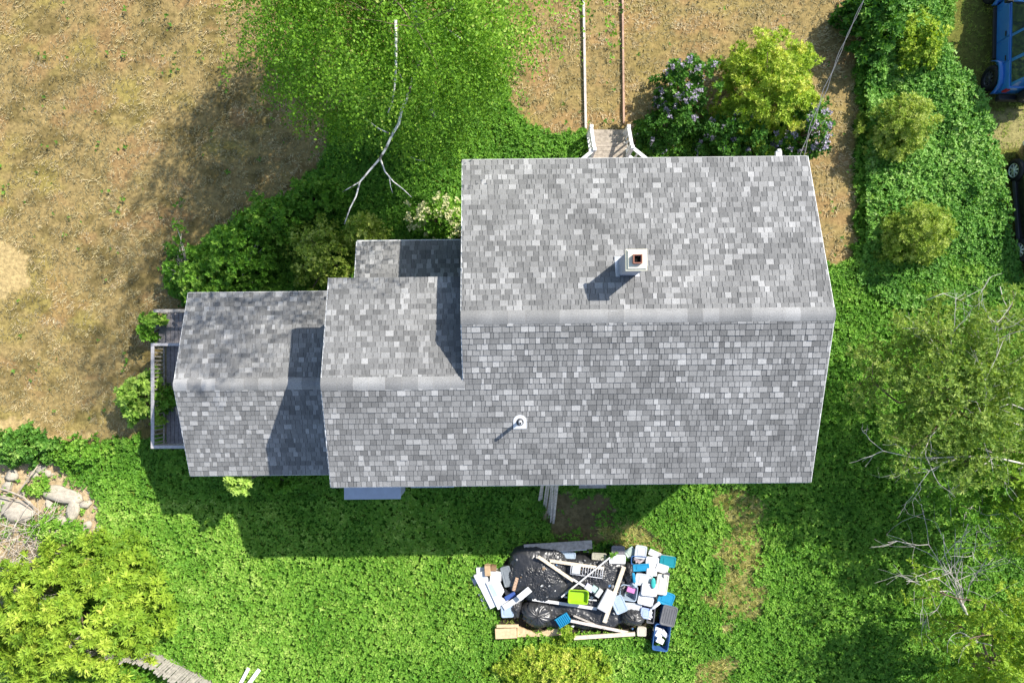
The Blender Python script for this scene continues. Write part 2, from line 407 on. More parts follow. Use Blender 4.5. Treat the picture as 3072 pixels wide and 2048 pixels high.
SF = [(0, 1, 2, 3), (4, 5, 1, 0), (4, 0, 3), (5, 2, 1)]
SFm = [(3, 2, 1, 0), (0, 1, 5, 4), (3, 0, 4), (1, 2, 5)]
# the ones nearest the drone show largest: those are parts of their own
area = [(c[2] - c[1]) * (1.0 / (H - (planes[c[0]]["r"][1] - PITCH * abs((c[3] + c[4]) / 2 - planes[c[0]]["r"][0]))) ** 2) * (1 if c[0] < 2 else 0.5) for c in cells]
order = sorted(range(len(cells)), key=lambda i: -area[i]); single = set(order[:300])
mv, mf, mt = [], [], []
for i, c in enumerate(cells):
    vs = shingle_verts(c); fs = SF if planes[c[0]]["sgn"] < 0 else SFm
    if i in single:
        ctr = sum(vs[:4], Vector()) / 4
        me = bpy.data.meshes.new("shingle"); me.from_pydata([v_ - ctr for v_ in vs], [], fs); me.materials.append(m_shingle)
        a = me.attributes.new("tone", 'FLOAT', 'FACE'); a.data.foreach_set("value", [c[5]] * len(fs))
        o = link(bpy.data.objects.new("shingle", me), roof); o.location = ctr
    else:
        b0 = len(mv); mv += [tuple(q) for q in vs]; mf += [tuple(b0 + k for k in f) for f in fs]; mt += [c[5]] * 4
me = bpy.data.meshes.new("shingle_field"); me.from_pydata(mv, [], mf); me.materials.append(m_shingle)
a = me.attributes.new("tone", 'FLOAT', 'FACE'); a.data.foreach_set("value", mt)
tag(link(bpy.data.objects.new("shingle_field", me), roof), kind="stuff")

def ridge_caps(xa, xb, y0, z0, pit, over=0.17):
    x = xa - 0.03
    while x < xb - 0.02:
        wd = 0.40 * random.uniform(0.93, 1.07); x1 = min(x + wd, xb + 0.03); t = random.choice((0.5, 0.56, 0.62, 0.66, 0.74, 0.85))
        prof = [(-over, -pit * over + 0.018), (-over * .6, -pit * over * .6 + 0.026), (-over * .2, -pit * over * .27 + 0.028), (over * .2, -pit * over * .27 + 0.028), (over * .6, -pit * over * .6 + 0.026), (over, -pit * over + 0.018)]
        xx0 = x - (0.04 if x > xa else 0); vs = []; fs = []; n = 6
        for (xx, lf) in ((xx0, 0.0), (x1, 0.010)):
            for dy, dz in prof: vs.append((xx - x, dy, dz + lf))
        for i in range(n - 1): fs.append((i, n + i, n + i + 1, i + 1))
        for (xx, lf) in ((xx0, 0.0), (x1, 0.010)):                      # butt end and the two edges, unshared so they stay crisp
            k0 = len(vs)
            for dy, dz in prof: vs.append((xx - x, dy, dz + lf))
            for dy, dz in prof: vs.append((xx - x, dy, dz + lf - 0.022))
            fs.append(tuple(range(k0, k0 + 6)) + tuple(range(k0 + 11, k0 + 5, -1)))
        for j in (0, 5):
            k0 = len(vs); vs += [vs[j], vs[n + j], (vs[n + j][0], vs[n + j][1], vs[n + j][2] - .022), (vs[j][0], vs[j][1], vs[j][2] - .022)]; fs.append((k0, k0 + 1, k0 + 2, k0 + 3))
        me = bpy.data.meshes.new("ridge_cap"); me.from_pydata(vs, [], fs); me.materials.append(m_shingle)
        me.polygons.foreach_set("use_smooth", [i < 5 for i in range(len(fs))])
        a = me.attributes.new("tone", 'FLOAT', 'FACE'); a.data.foreach_set("value", [t] * len(fs))
        o = link(bpy.data.objects.new("ridge_cap", me), roof); o.location = (x, y0, z0)
        x = x1
ridge_caps(MXL, MXR, RY, RZ, PITCH); ridge_caps(WXL, MXL, WRY, WRZ, PITCH); ridge_caps(SXL, SXR, SRY, SRZ, SPIT)

def trim(pts, ht=0.15, th=0.03, name="fascia"):
    mb = MB()
    for a_, b_ in pts: mb.bar(Vector(a_) - Vector((0, 0, ht / 2 + 0.005)), Vector(b_) - Vector((0, 0, ht / 2 + 0.005)), th, ht)
    return mb.build(name, m_white, house)
e = 0.018
trim([((MXL - e, RY, RZ), (MXL - e, YT, ZT)), ((MXL - e, WRY, WRZ), (MXL - e, RY, RZ))])
trim([((MXR + e, RY, RZ), (MXR + e, YT, ZT)), ((MXR + e, YB, ZB), (MXR + e, RY, RZ))])
trim([((MXL, YT + e, ZT), (MXR, YT + e, ZT))]); trim([((WXL, YB - e, ZB), (MXR, YB - e, ZB))])
trim([((WXL - e, WRY, WRZ), (WXL - e, WYT, WZT)), ((WXL - e, YB, ZB), (WXL - e, WRY, WRZ))])
trim([((WXL, WYT - .03, WZT - .02), (MXL, WYT - .03, WZT - .02))]); trim([((PXL, PYT + e + .012, PZT + 0.02), (MXL - .04, PYT + e + .012, PZT + 0.02))])
trim([((PXL - e, WYT - .3, PZT + PPIT * (PYT - WYT + .3)), (PXL - e, PYT, PZT))])
SZT = SRZ - SPIT * (SYT - SRY); SZB = SRZ - SPIT * (SRY - SYB)
trim([((SXL - e, SRY, SRZ), (SXL - e, SYT, SZT)), ((SXL - e, SYB, SZB), (SXL - e, SRY, SRZ))])
trim([((SXL, SYT + e, SZT), (SXR, SYT + e, SZT))]); trim([((SXL, SYB - e, SZB), (SXR, SYB - e, SZB))])

def wall(x0, x1, ya, yb_, y0, z0, pit, name="wall"):
    """gabled block under a roof: a closed prism along x"""
    d = 0.16
    prof = [(ya, 0.0), (yb_, 0.0), (yb_, z0 - pit * abs(yb_ - y0) - d), (y0, z0 - d), (ya, z0 - pit * abs(ya - y0) - d)]
    n = 5; vs = [(x0, y, z) for y, z in prof] + [(x1, y, z) for y, z in prof]
    return MB().add(vs, [(0, 1, 2, 3, 4)[::-1], (5, 6, 7, 8, 9)] + [(i, (i + 1) % n, n + (i + 1) % n, n + i) for i in range(n)]).build(name, m_side, house)
w_main = wall(MXL + 0.3, MXR - 0.3, YB + 0.4, YT - 0.4, RY, RZ, PITCH)
w_wing = wall(WXL + 0.25, MXL + 0.28, YB + 0.41, WYT - 0.35, WRY, WRZ, PITCH)
w_add = wall(SXL + 0.25, WXL + 0.24, SYB + 0.43, SYT - 0.35, SRY, SRZ, SPIT)
MB().add([(PXL + .2, WYT - .36, 0), (MXL + .27, WYT - .36, 0), (MXL + .27, PYT - .25, 0), (PXL + .2, PYT - .25, 0), (PXL + .2, WYT - .36, 3.0), (MXL + .27, WYT - .36, 3.0), (MXL + .27, PYT - .25, 2.6), (PXL + .2, PYT - .25, 2.6)],
         [(3, 2, 1, 0), (4, 5, 6, 7), (0, 1, 5, 4), (1, 2, 6, 5), (2, 3, 7, 6), (3, 0, 4, 7)]).build("porch_wall", m_side, house)
def window(parent, c, sx, sy, sz):
    """sx or sy is the thin way"""
    fr = MB(); thin_x = sx < sy
    for s in (-1, 1):
        if thin_x: fr.box((c[0], c[1] + s * (sy / 2 - .04), c[2]), (sx, .08, sz))
        else: fr.box((c[0] + s * (sx / 2 - .04), c[1], c[2]), (.08, sy, sz))
        hx = sx if thin_x else sx - .16; hy = sy - .16 if thin_x else sy
        fr.box((c[0], c[1], c[2] + s * (sz / 2 - .04)), (hx, hy, .08))
    o = fr.build("window", m_white, parent)
    MB().box(c, (sx * .4 if thin_x else sx - .15, sy - .15 if thin_x else sy * .4, sz - .15)).build("pane", m_glass, o)
for yy in (3.3, 0.2): window(house, (MXR - 0.28, yy, 3.9), 0.06, 1.1, 1.3)
for xx in (0.6, 6.3): window(house, (xx, YT - 0.38, 3.8), 1.1, 0.06, 1.2)
for xx in (-2.8, 0.8, 4.2): window(house, (xx, YB + 0.38, 3.7), 1.0, 0.06, 1.1)
window(house, (SXL + 0.23, -1.6, 1.7), 0.06, 1.0, 1.0); window(house, (-7.0, SYB + 0.41, 1.7), 1.0, 0.06, 0.9)
dr = MB().box((3.15, YT - 0.38, 1.5), (0.95, 0.06, 2.05)).build("door", mat("door_paint", (0.30, 0.05, 0.04), 0.5), house)
MB().tube([(3.5, YT - 0.34, 1.45), (3.5, YT - 0.29, 1.45)], 0.03, 8).build("handle", m_dark, dr)

# chimney: block, sloped cap, clay flue
cz = 7.42; cc = P(1909, 780, cz); ca_, sa_ = math.cos(-ROT), math.sin(-ROT); chx, chy = cc.x * ca_ - cc.y * sa_, cc.x * sa_ + cc.y * ca_
m_chim = mat("grey_stucco", (0.36, 0.37, 0.42), 0.9, var=0.1, bump=0.3)
m_cap = mat("cream_concrete", (0.70, 0.66, 0.52), 0.85, var=0.1)
chim = MB().box((chx, chy, cz - 0.75), (0.42, 0.42, 1.44)).build("chimney", m_chim, house, bevel=0.01)
chim_cap = MB().box((chx, chy, cz - 0.025), (0.505, 0.505, 0.07)).build("chimney_cap", m_cap, chim, bevel=0.008)
crown = MB().box((chx, chy, cz + 0.034), (0.47, 0.47, 0.045), taper=0.86).build("crown", m_cap, chim)
fl = MB(); o_, i_ = 0.105, 0.083; zt, zb = cz + 0.17, cz + 0.03; fx, fy = chx + 0.005, chy + 0.005
def sq(r, z): return [(fx - r, fy - r, z), (fx + r, fy - r, z), (fx + r, fy + r, z), (fx - r, fy + r, z)]
fl.add(sq(o_, zb) + sq(o_, zt) + sq(i_, zt) + sq(i_, zb - 0.0), [(0, 1, 5, 4), (1, 2, 6, 5), (2, 3, 7, 6), (3, 0, 4, 7), (4, 5, 9, 8), (5, 6, 10, 9), (6, 7, 11, 10), (7, 4, 8, 11), (8, 9, 13, 12), (9, 10, 14, 13), (10, 11, 15, 14), (11, 8, 12, 15), (12, 13, 14, 15)])
flue = fl.build("flue", mat("clay_flue", (0.30, 0.13, 0.09), 0.9), chim)
MB().box((fx, fy, zb + 0.03), (0.14, 0.14, 0.02)).build("flue_bottom", mat("flue_bottom", (0.004, 0.004, 0.004), 1.0), chim)  # near-black slab across the bottom of the flue opening
fz = RZ - PITCH * (chy - RY)
fm = MB()
fm.bar((chx - .24, chy - .24, fz + PITCH * .24 + .03), (chx - .24, chy + .26, fz - PITCH * .26 + .03), .11, .012)
fm.bar((chx + .24, chy - .24, fz + PITCH * .24 + .03), (chx + .24, chy + .26, fz - PITCH * .26 + .03), .11, .012)
fm.bar((chx - .295, chy + .24, fz - PITCH * .24 + .036), (chx + .295, chy + .24, fz - PITCH * .24 + .036), .11, .012)
fm.build("flashing", mat("galvanised", (0.55, 0.56, 0.57), 0.35, metal=0.7), chim)

# vent pipe
m_galv = mat("vent_metal", (0.62, 0.63, 0.64), 0.35, spec=0.5)
vc = P(1560, 1264, 5.85); vx, vy = vc.x * ca_ - vc.y * sa_, vc.x * sa_ + vc.y * ca_
vz = RZ - PITCH * (RY - vy)
vp = MB().tube([(vx, vy, vz - 0.05), (vx, vy, vz + 0.62)], 0.043, 14).build("vent_pipe", m_galv, house)
MB().tube([(vx, vy, vz + 0.60), (vx, vy, vz + 0.625)], 0.028, 12).build("bore", m_dark, vp)
MB().tube([(vx, vy, vz - 0.02), (vx, vy, vz + 0.09)], [0.13, 0.06], 16).build("boot", mat("rubber_boot", (0.05, 0.05, 0.055), 0.5), vp)
fb = MB(); ring = []
for k in range(13): 
    t = math.pi * k / 12; ring.append((vx + 0.17 * math.cos(t), vy + 0.02 + 0.15 * math.sin(t)))
ring += [(vx - 0.17, vy - 0.20), (vx + 0.17, vy - 0.20)]
n = len(ring); fb.add([(x, y, vz + PITCH * (y - vy) + 0.034) for x, y in ring] + [(x, y, vz + PITCH * (y - vy) + 0.01) for x, y in ring], [tuple(range(n))] + [(i, n + i, n + (i + 1) % n, (i + 1) % n) for i in range(n)])
fb.build("flashing", m_galv, vp)
# weatherhead on the front eave
wh = P(2335, 462, 4.95); wx, wy = wh.x * ca_ - wh.y * sa_, wh.x * sa_ + wh.y * ca_
whm = MB(); whm.box((wx, wy, 4.95), (0.16, 0.14, 0.10)); whm.box((wx, wy + 0.08, 5.0), (0.10, 0.06, 0.06)); whm.tube([(wx, wy, 3.2), (wx, wy, 5.0)], 0.03, 8)
whm.build("weatherhead", m_white, house, bevel=0.01)

# ---------------------------------------------------------------- timber colours
m_grey_wood = mat("weathered_wood", (0.38, 0.345, 0.30), 0.9, var=0.28, scale=9, stretch=(1, 1, 1), bump=0.3)
m_deck = mat("dark_deck_wood", (0.22, 0.205, 0.21), 0.85, var=0.25, scale=12)
m_rail_wood = mat("greyed_rail_wood", (0.42, 0.40, 0.40), 0.85, var=0.2, scale=14)
m_lath = mat("pale_lath", (0.66, 0.56, 0.42), 0.8, var=0.18, scale=14)
m_ply = mat("tan_plywood", (0.62, 0.45, 0.26), 0.8, var=0.15, scale=10)
m_redwood = mat("brown_edging", (0.42, 0.27, 0.19), 0.85, var=0.25, scale=8)
m_pale_edge = mat("pale_edging", (0.55, 0.48, 0.43), 0.85, var=0.2, scale=8)

# ---------------------------------------------------------------- side deck at the low addition
zd, zr = 0.42, 1.27
dk = thing("side_deck", "dark timber side deck with grey rail against the low addition", "deck", P(497, 1180, 0))
D0 = Vector(dk.location)
def L(p): return Vector(p) - D0
xo = P(458, 0, zr).x; xi = SXL + 0.22
yt_ = P(0, 932, zr).y; ym = P(0, 1033, zr).y; yb_ = P(0, 1340, zr).y
x = xo + 0.02; wdt = 0.138
while x < xi:
    MB().box(L((x + wdt / 2, (yt_ + yb_) / 2, zd - 0.02)), (wdt - 0.012, yt_ - yb_, 0.035)).build("deck_board", m_deck, dk); x += wdt
fr = MB()
for yy in np.linspace(yb_ + .1, yt_ - .1, 5): fr.box(L(((xo + xi) / 2, yy, zd - .11)), (xi - xo - .05, .05, .13))
fr.build("joists", m_deck, dk)
MB().bar(L((xo, yb_, zr)), L((xo, ym, zr)), 0.10, 0.04).build("top_rail", m_rail_wood, dk)
MB().bar(L((xo - .05, ym, zr + .003)), L((xi, ym, zr + .003)), 0.09, 0.04).build("top_rail", m_rail_wood, dk)
MB().bar(L((xo - .05, yb_, zr + .003)), L((xi, yb_, zr + .003)), 0.10, 0.04).build("top_rail", m_rail_wood, dk)
MB().bar(L((xo + 0.05, yt_, zr - .02)), L((xi, yt_, zr - .02)), 0.10, 0.04).build("top_rail", m_grey_wood, dk)
for (a_, b_) in (((xo, yb_), (xo, ym)), ((xo, ym), (xi, ym)), ((xo, yb_), (xi, yb_))):
    MB().bar(L((*a_, zd + .10)), L((*b_, zd + .10)), .04, .07).build("bottom_rail", m_grey_wood, dk)
for px_, py_ in ((xo, ym), (xo, yb_), (xo, (ym + yb_) / 2), (xo + 0.05, yt_), (xi - .1, ym), (xi - .1, yb_), (xi - .1, yt_)):
    MB().box(L((px_, py_, zr / 2 - 0.012)), (.09, .09, zr - 0.05)).build("post", m_grey_wood, dk)
bal = MB().box((0, 0, 0), (.035, .035, zr - zd - .14))
bo = bal.build("baluster", m_grey_wood, dk)
spots = [(xo, y_) for y_ in np.linspace(yb_ + .12, ym - .12, 24)] + [(x_, ym) for x_ in np.linspace(xo + .12, xi - .2, 13)] + [(x_, yb_) for x_ in np.linspace(xo + .12, xi - .2, 13)]
for i, (x_, y_) in enumerate(spots):
    o = bo if i == 0 else bo.copy()
    if i: link(o, dk)
    o.location = L((x_, y_, (zr + zd) / 2 + .06))
for k in range(2):  # steps down to the lawn through the opening
    MB().box(L((xo - .16 - .27 * k, (yt_ + ym) / 2, zd - .16 - .15 * k)), (.27, yt_ - ym - .2, .04)).build("step", m_deck, dk)
    MB().box(L((xo - .16 - .27 * k, (yt_ + ym) / 2, (zd - .18 - .15 * k) / 2)), (.06, yt_ - ym - .3, max(.03, zd - .18 - .15 * k))).build("riser", m_deck, dk)

# ---------------------------------------------------------------- front steps and white rails
st = thing("front_steps", "weathered wooden front steps and landing between white rails", "steps", P(1832, 430, 0))
S0 = Vector(st.location)
def LS(p): return Vector(p) - S0
m_stepw = mat("step_boards", (0.34, 0.29, 0.23), 0.85, var=0.3, scale=10, bump=0.2)
lx0, lx1 = P(1778, 0, .5).x, P(1882, 0, .5).x
yl = P(0, 428, .5).y
yy = yl; k = 0
while yy > YT - 0.9:
    MB().box(LS(((lx0 + lx1) / 2, yy - .07, .48)), (lx1 - lx0, .132, .035)).build("board", m_stepw, st); yy -= .14
MB().box(LS(((lx0 + lx1) / 2, (yl + YT - .5) / 2, .23)), (lx1 - lx0 - .08, yl - YT + .4, .44)).build("base", m_grey_wood, st)
for k in range(2):
    MB().box(LS(((lx0 + lx1) / 2, yl + .14 + .27 * k, .315 - .16 * k)), (lx1 - lx0, .27, .035)).build("tread", m_stepw, st)
    MB().box(LS(((lx0 + lx1) / 2, yl + .03 + .27 * k, .15 - .08 * k)), (lx1 - lx0 - .04, .03, .29 - .16 * k)).build("riser", m_redwood, st)
def white_rail(pts, label):
    r = thing("stair_railing", label, "railing", Vector((pts[1].x, pts[1].y, 0)), group="white front step railings")
    R0 = Vector(r.location); q = [p - R0 for p in pts]
    base = [0.0, 0.5, 0.5]
    for i in range(3):
        MB().box((q[i].x, q[i].y, (q[i].z + base[i]) / 2), (.11, .11, q[i].z - base[i] + 0.05)).build("post", m_white, r, bevel=.008)
        MB().box((q[i].x, q[i].y, q[i].z + .05), (.13, .13, .045), taper=.75).build("post_cap", m_white, r)
    for i in range(2):
        a_, b_ = q[i].copy(), q[i + 1].copy()
        MB().bar(a_ + Vector((0, 0, -.02)), b_ + Vector((0, 0, -.02)), .105, .05).build("top_rail", m_white, r)
        la, lb = Vector((a_.x, a_.y, base[i] + .12)), Vector((b_.x, b_.y, base[i + 1] + .12))
        MB().bar(la, lb, .09, .05).build("bottom_rail", m_white, r)
        n = max(3, int((b_ - a_).length / .19))
        for k in range(1, n):
            t = k / n; p0 = la.lerp(lb, t); p1 = a_.lerp(b_, t)
            MB().bar(p0, (p1.x, p1.y, p1.z - .03), .045, .045, up=(0, 1, 0)).build("baluster", m_white, r)
    return r
white_rail([P(1774, 380, .95), P(1783, 448, 1.40), P(1738, 485, 1.40)], "white wooden stair railing left of the front steps, beside green ground cover")
white_rail([P(1886, 380, .95), P(1897, 442, 1.40), P(1952, 486, 1.40)], "white wooden stair railing right of the front steps, beside the lilac")

# ---------------------------------------------------------------- path edging
def board_thing(name, label, cat, a_, b_, wd, ht, m, group=None, bevel=0.0):
    a_, b_ = Vector(a_), Vector(b_); c = (a_ + b_) / 2
    o = MB().bar(a_ - c, b_ - c, wd, ht).build(name, m, None, bevel=bevel); o.location = c
    return tag(o, label, cat, group)
board_thing("path_edging", "pale straight timber edging on the left side of the dry path", "edging", P(1748, -140, .05), P(1757, 388, .05), .075, .15, m_pale_edge, "timber path edgings")
board_thing("path_edging", "brown straight timber edging on the right side of the dry path", "edging", P(1866, -140, .05), P(1871, 372, .05), .06, .13, m_redwood, "timber path edgings")

# ---------------------------------------------------------------- against the rear wall
def hw(x, y): return hrot(x, y)
m_bluebox = mat("blue_grey_paint", (0.46, 0.49, 0.56), 0.6, var=0.06)
def wall_box(label, u0, u1, v1, z, depth):
    c0, c1 = P(u0, v1, z), P(u1, v1, z); x0, x1, y = c0.x, c1.x, c0.y
    t = thing("storage_box", label, "box", ((x0 + x1) / 2, y + depth / 2, 0), ROT)
    MB().box((0, 0, z / 2 - .02), (x1 - x0 - .06, depth - .06, z - .04)).build("body", m_bluebox, t, bevel=.01)
    MB().box((0, 0, z - .0175), (x1 - x0, depth, .035)).build("lid", m_bluebox, t, bevel=.008)
    MB().box((0, -depth / 2 + .01, z - .12), (.12, .03, .03)).build("hasp", m_dark, t)
wall_box("large blue-grey lidded box standing under the rear eave", 1032, 1202, 1497, 1.45, .50)
wall_box("long low blue-grey box almost hidden under the rear eave", 1232, 1362, 1462, 1.2, .20)
sp = [(1736, 1462), (1816, 1460)]
board_thing("door_sill", "weathered grey plank step showing just under the rear eave", "step", P(1737, 1452, .35), P(1818, 1451, .35), .26, .08, m_grey_wood)
m_stake = mat("old_stake", (0.50, 0.42, 0.34), .9, var=.3, scale=9)
for k, (u, v0, v1) in enumerate([(1617, 1440, 1504), (1624, 1440, 1500), (1632, 1440, 1516), (1637, 1440, 1522), (1643, 1440, 1538), (1648, 1440, 1552), (1652, 1440, 1566), (1656, 1440, 1561), (1660, 1440, 1569), (1663, 1440, 1556)]):
    a_ = P(u + random.uniform(-4, 4) , v0, 1.5); b_ = P(u + random.uniform(-2, 2), v1, .04)
    b_.x = P(u, v1, 0.04).x; a_.x = b_.x + random.uniform(-.05, .05)
    board_thing("wooden_stake", "old grey stake leaning in the bundle against the rear wall", "stake", a_, b_, random.uniform(.035, .075), .03, m_stake, "grey stakes leaning at the rear wall")

# ---------------------------------------------------------------- service wire
wr = thing("service_wire", "thin overhead service wire running from the top edge to the front eave corner", "wire", P(2405, 468, 4.9))
W0 = Vector(wr.location); m_wire = mat("wire", (0.30, 0.29, 0.28), 0.5, spec=0.4)
for k, dx in enumerate((-.022, .022)):
    a_, b_ = P(2398 + 5 * k, 480, 4.9), P(2620, -60, 7.0); pts = []
    for i in range(25):
        t = i / 24; p = a_.lerp(b_, t); p.z -= .35 * 4 * t * (1 - t); p.x += dx * math.sin(i * 1.3) + (.03 * k if t < .6 else 0); pts.append(p - W0)
    MB().tube(pts, .0085, 5).build("strand", m_wire, wr)

# ---------------------------------------------------------------- picket fence at lower left
fc = thing("picket_fence", "old curved grey picket fence behind the yellow-leaved shrub", "fence", P(480, 1985, 0))
F0 = Vector(fc.location)
fpath = [(250, 1902), (320, 1925), (390, 1938), (450, 1947), (500, 1968), (545, 1993), (590, 2015), (635, 2040), (690, 2075), (760, 2115)]
seg = []; dist = 0
pw = [P(u, v, 0) for u, v in fpath]
step = .078; acc = 0; pts = []
for i in range(len(pw) - 1):
    a_, b_ = pw[i], pw[i + 1]; l = (b_ - a_).length
    while acc < l: pts.append((a_.lerp(b_, acc / l), (b_ - a_).normalized())); acc += step
    acc -= l
for p, d in pts:
    n = Vector((-d.y, d.x, 0)); h = random.uniform(.92, 1.12); lean = Vector((random.uniform(-.05, .03), random.uniform(-.06, .02), 0)); wd = random.uniform(.058, .08)
    a_ = p - F0; b_ = a_ + lean + Vector((0, 0, h)); tip = b_ + lean * .05 + Vector((0, 0, .05))
    dv = d * wd / 2; nv = n * .011
    vs = [a_ - dv - nv, a_ + dv - nv, a_ + dv + nv, a_ - dv + nv, b_ - dv - nv, b_ + dv - nv, b_ + dv + nv, b_ - dv + nv, tip - nv, tip + nv]
    MB().add(vs, [(0, 3, 2, 1), (0, 1, 5, 4), (1, 2, 6, 5), (2, 3, 7, 6), (3, 0, 4, 7), (4, 5, 8), (6, 7, 9), (5, 6, 9, 8), (7, 4, 8, 9)]).build("picket", m_grey_wood, fc)
for zz_ in (.3, .8):
    for i in range(len(pw) - 1):
        n = (pw[i + 1] - pw[i]).normalized(); off = Vector((n.y, -n.x, 0)) * .035
        MB().bar(pw[i] - F0 + off + Vector((0, 0, zz_)), pw[i + 1] - F0 + off + Vector((0, 0, zz_)), .03, .07).build("rail", m_grey_wood, fc)
m_wboard = mat("white_board", (0.80, 0.80, 0.82), 0.5, var=0.05)
board_thing("white_board", "shorter white board, left of two lying in the bottom green cover", "board", P(746, 2003, .3), P(715, 2062, .26), .11, .025, m_wboard, "two white boards in the bottom green cover")
board_thing("white_board", "longer white board, right of two lying in the bottom green cover", "board", P(778, 2007, .3), P(738, 2062, .26), .13, .025, m_wboard, "two white boards in the bottom green cover")

# ---------------------------------------------------------------- rocks
m_rock = mat("pale_rock", (0.42, 0.37, 0.29), 0.95, var=0.22, scale=5, bump=0.5, bscale=14)
def rock(u, v, r, sx, sy, sz, label, seed):
    bm = bmesh.new(); bmesh.ops.create_icosphere(bm, subdivisions=3, radius=1.0)
    rs = random.Random(seed); ph = [rs.uniform(0, 9) for _ in range(6)]
    planes_ = [(Vector((rs.gauss(0, 1), rs.gauss(0, 1), rs.gauss(0, 1))).normalized(), rs.uniform(.6, .9)) for _ in range(9)]
    for v_ in bm.verts:
        p = v_.co
        for n, dd in planes_:
            t = p.dot(n)
            if t > dd: p -= n * (t - dd) * .9
        p *= 1 + .06 * math.sin(p.x * 6 + ph[0]) * math.sin(p.y * 7 + ph[1]) + .04 * math.sin(p.z * 9 + ph[2])
    me = bpy.data.meshes.new("rock"); bm.to_mesh(me); bm.free(); me.polygons.foreach_set("use_smooth", [True] * len(me.polygons)); me.materials.append(m_rock)
    o = bpy.data.objects.new("rock", me); R = PX(r); o.scale = (R * sx, R * sy, R * sz); o.rotation_euler = (0, 0, rs.uniform(0, 3))
    g = P(u, v, 0); o.location = (g.x, g.y, R * sz * .45); link(o); return tag(o, label, "rock", "pale rocks in the lower left")
RK = [(42, 1426, 23, 1, .9, .8, "rounded pale rock at the top of the left rock heap"), (30, 1456, 19, 1, .8, .7, "small rounded rock under the topmost one of the left heap"),
      (128, 1402, 17, 1, 1, .8, "pale rock beside the leaning dead stick"), (108, 1418, 15, 1.2, .9, .7, "little pale rock left of the dead stick's upper end"), (143, 1420, 16, 1.1, .8, .6, "flat little rock right of the dead stick's upper end"),
      (195, 1482, 62, 1.1, .45, .28, "broad flat sandstone slab in the left rock heap"), (225, 1530, 44, 1.1, .6, .4, "cracked pale slab below the broad sandstone one"), (262, 1512, 17, 1.1, .8, .8, "grey-topped angular rock at the heap's right end"),
      (62, 1535, 58, 1, .75, .3, "large flat pale rock at the left edge of the heap"), (20, 1500, 22, 1, .8, .6, "mid-sized pale rock by the photo's left edge"), (302, 1588, 15, 1, .9, .8, "white little rock at the green cover's edge"),
      (262, 1577, 17, 1.2, .8, .6, "long little rock left of the white one"), (190, 1560, 20, 1.2, .8, .5, "low pale rock under the cracked slab"), (150, 1510, 16, 1, .8, .6, "little rock between the two large flat ones"), (70, 1482, 13, 1, .8, .7, "pebble-like rock above the large flat one")]
for i, r in enumerate(RK): rock(*r, seed=i * 13 + 5)

rb = MB()
for k in range(190):
    u, v = random.uniform(-60, 320), random.uniform(1390, 1640)
    if not inpoly(np.array([u]), np.array([v]), DIRT_L)[0]: continue
    r = random.uniform(.02, .075); c = P(u, v, 0); rs = [random.uniform(.6, 1.1) for _ in range(8)]; a0 = random.uniform(0, 6)
    lo = [(c.x + math.cos(a0 + i * .785) * r * rs[i], c.y + math.sin(a0 + i * .785) * r * rs[i] * .8, -.01) for i in range(8)]
    hi = [(c.x + (x - c.x) * .62, c.y + (y - c.y) * .62, r * .6) for x, y, _ in lo]
    rb.add(lo + hi, [tuple(range(8, 16))] + [(i, (i + 1) % 8, 8 + (i + 1) % 8, 8 + i) for i in range(8)])
tag(rb.build("rubble", m_rock), "small pale stones strewn among the left rocks", "stones", kind="stuff")
# dead sticks over the rocks and the brush pile
m_stick = mat("dead_stick", (0.40, 0.33, 0.26), 0.9, var=0.25)
def stick(name, label, pts, r0, r1, group=None, m=None, cat="stick"):
    q = [P(u, v, z) for u, v, z in pts]; c = q[0].copy(); n = len(q)
    o = MB().tube([p - c for p in q], [r0 + (r1 - r0) * i / (n - 1) for i in range(n)], 6).build(name, m or m_stick); o.location = c
    return tag(o, label, cat, group)
stick("dead_stick", "straight dead stick leaning across the left rock heap", [(112, 1398, .5), (80, 1442, .42), (45, 1490, .3), (5, 1550, .2)], .02, .03)
stick("dead_branch", "long curved dead branch lying over the left rocks", [(-60, 1450, .4), (20, 1470, .42), (70, 1490, .4), (105, 1522, .34), (130, 1545, .15)], .035, .022)
stick("dead_branch", "thin forked dead branch above the large flat rock", [(-60, 1478, .3), (30, 1492, .4), (60, 1500, .35), (95, 1530, .2)], .025, .012)
bm_ = MB()
for k in range(420):
    u0, v0 = random.uniform(-70, 190), random.uniform(1550, 1810)
    if u0 > 160 - (v0 - 1560) * .5: u0 -= 60
    a = random.gauss(.4, .7); l = random.uniform(30, 90); z0 = random.uniform(.03, .4)
    c = (u0 + math.cos(a) * l * .5, v0 - math.sin(a) * l * .5 + random.uniform(-8, 8)); e_ = (u0 + math.cos(a) * l, v0 - math.sin(a) * l)
    bm_.tube([P(u0, v0, z0), P(*c, z0 + random.uniform(0, .1)), P(*e_, max(.02, z0 + random.uniform(-.15, .15)))], [.008, .007, .004], 4)
tag(bm_.build("dead_brush", mat("straw_brush", (0.62, 0.54, 0.45), .9, var=.25)), "tangle of dry grey brush at the left edge below the rocks", "brush", kind="stuff")
stick("fallen_twig", "bare forked twig lying on the low addition's roof", [(527, 1222, 3.02), (532, 1243, 2.98), (545, 1255, 2.95), (552, 1264, 2.92), (558, 1278, 2.9)], .012, .006, cat="twig")

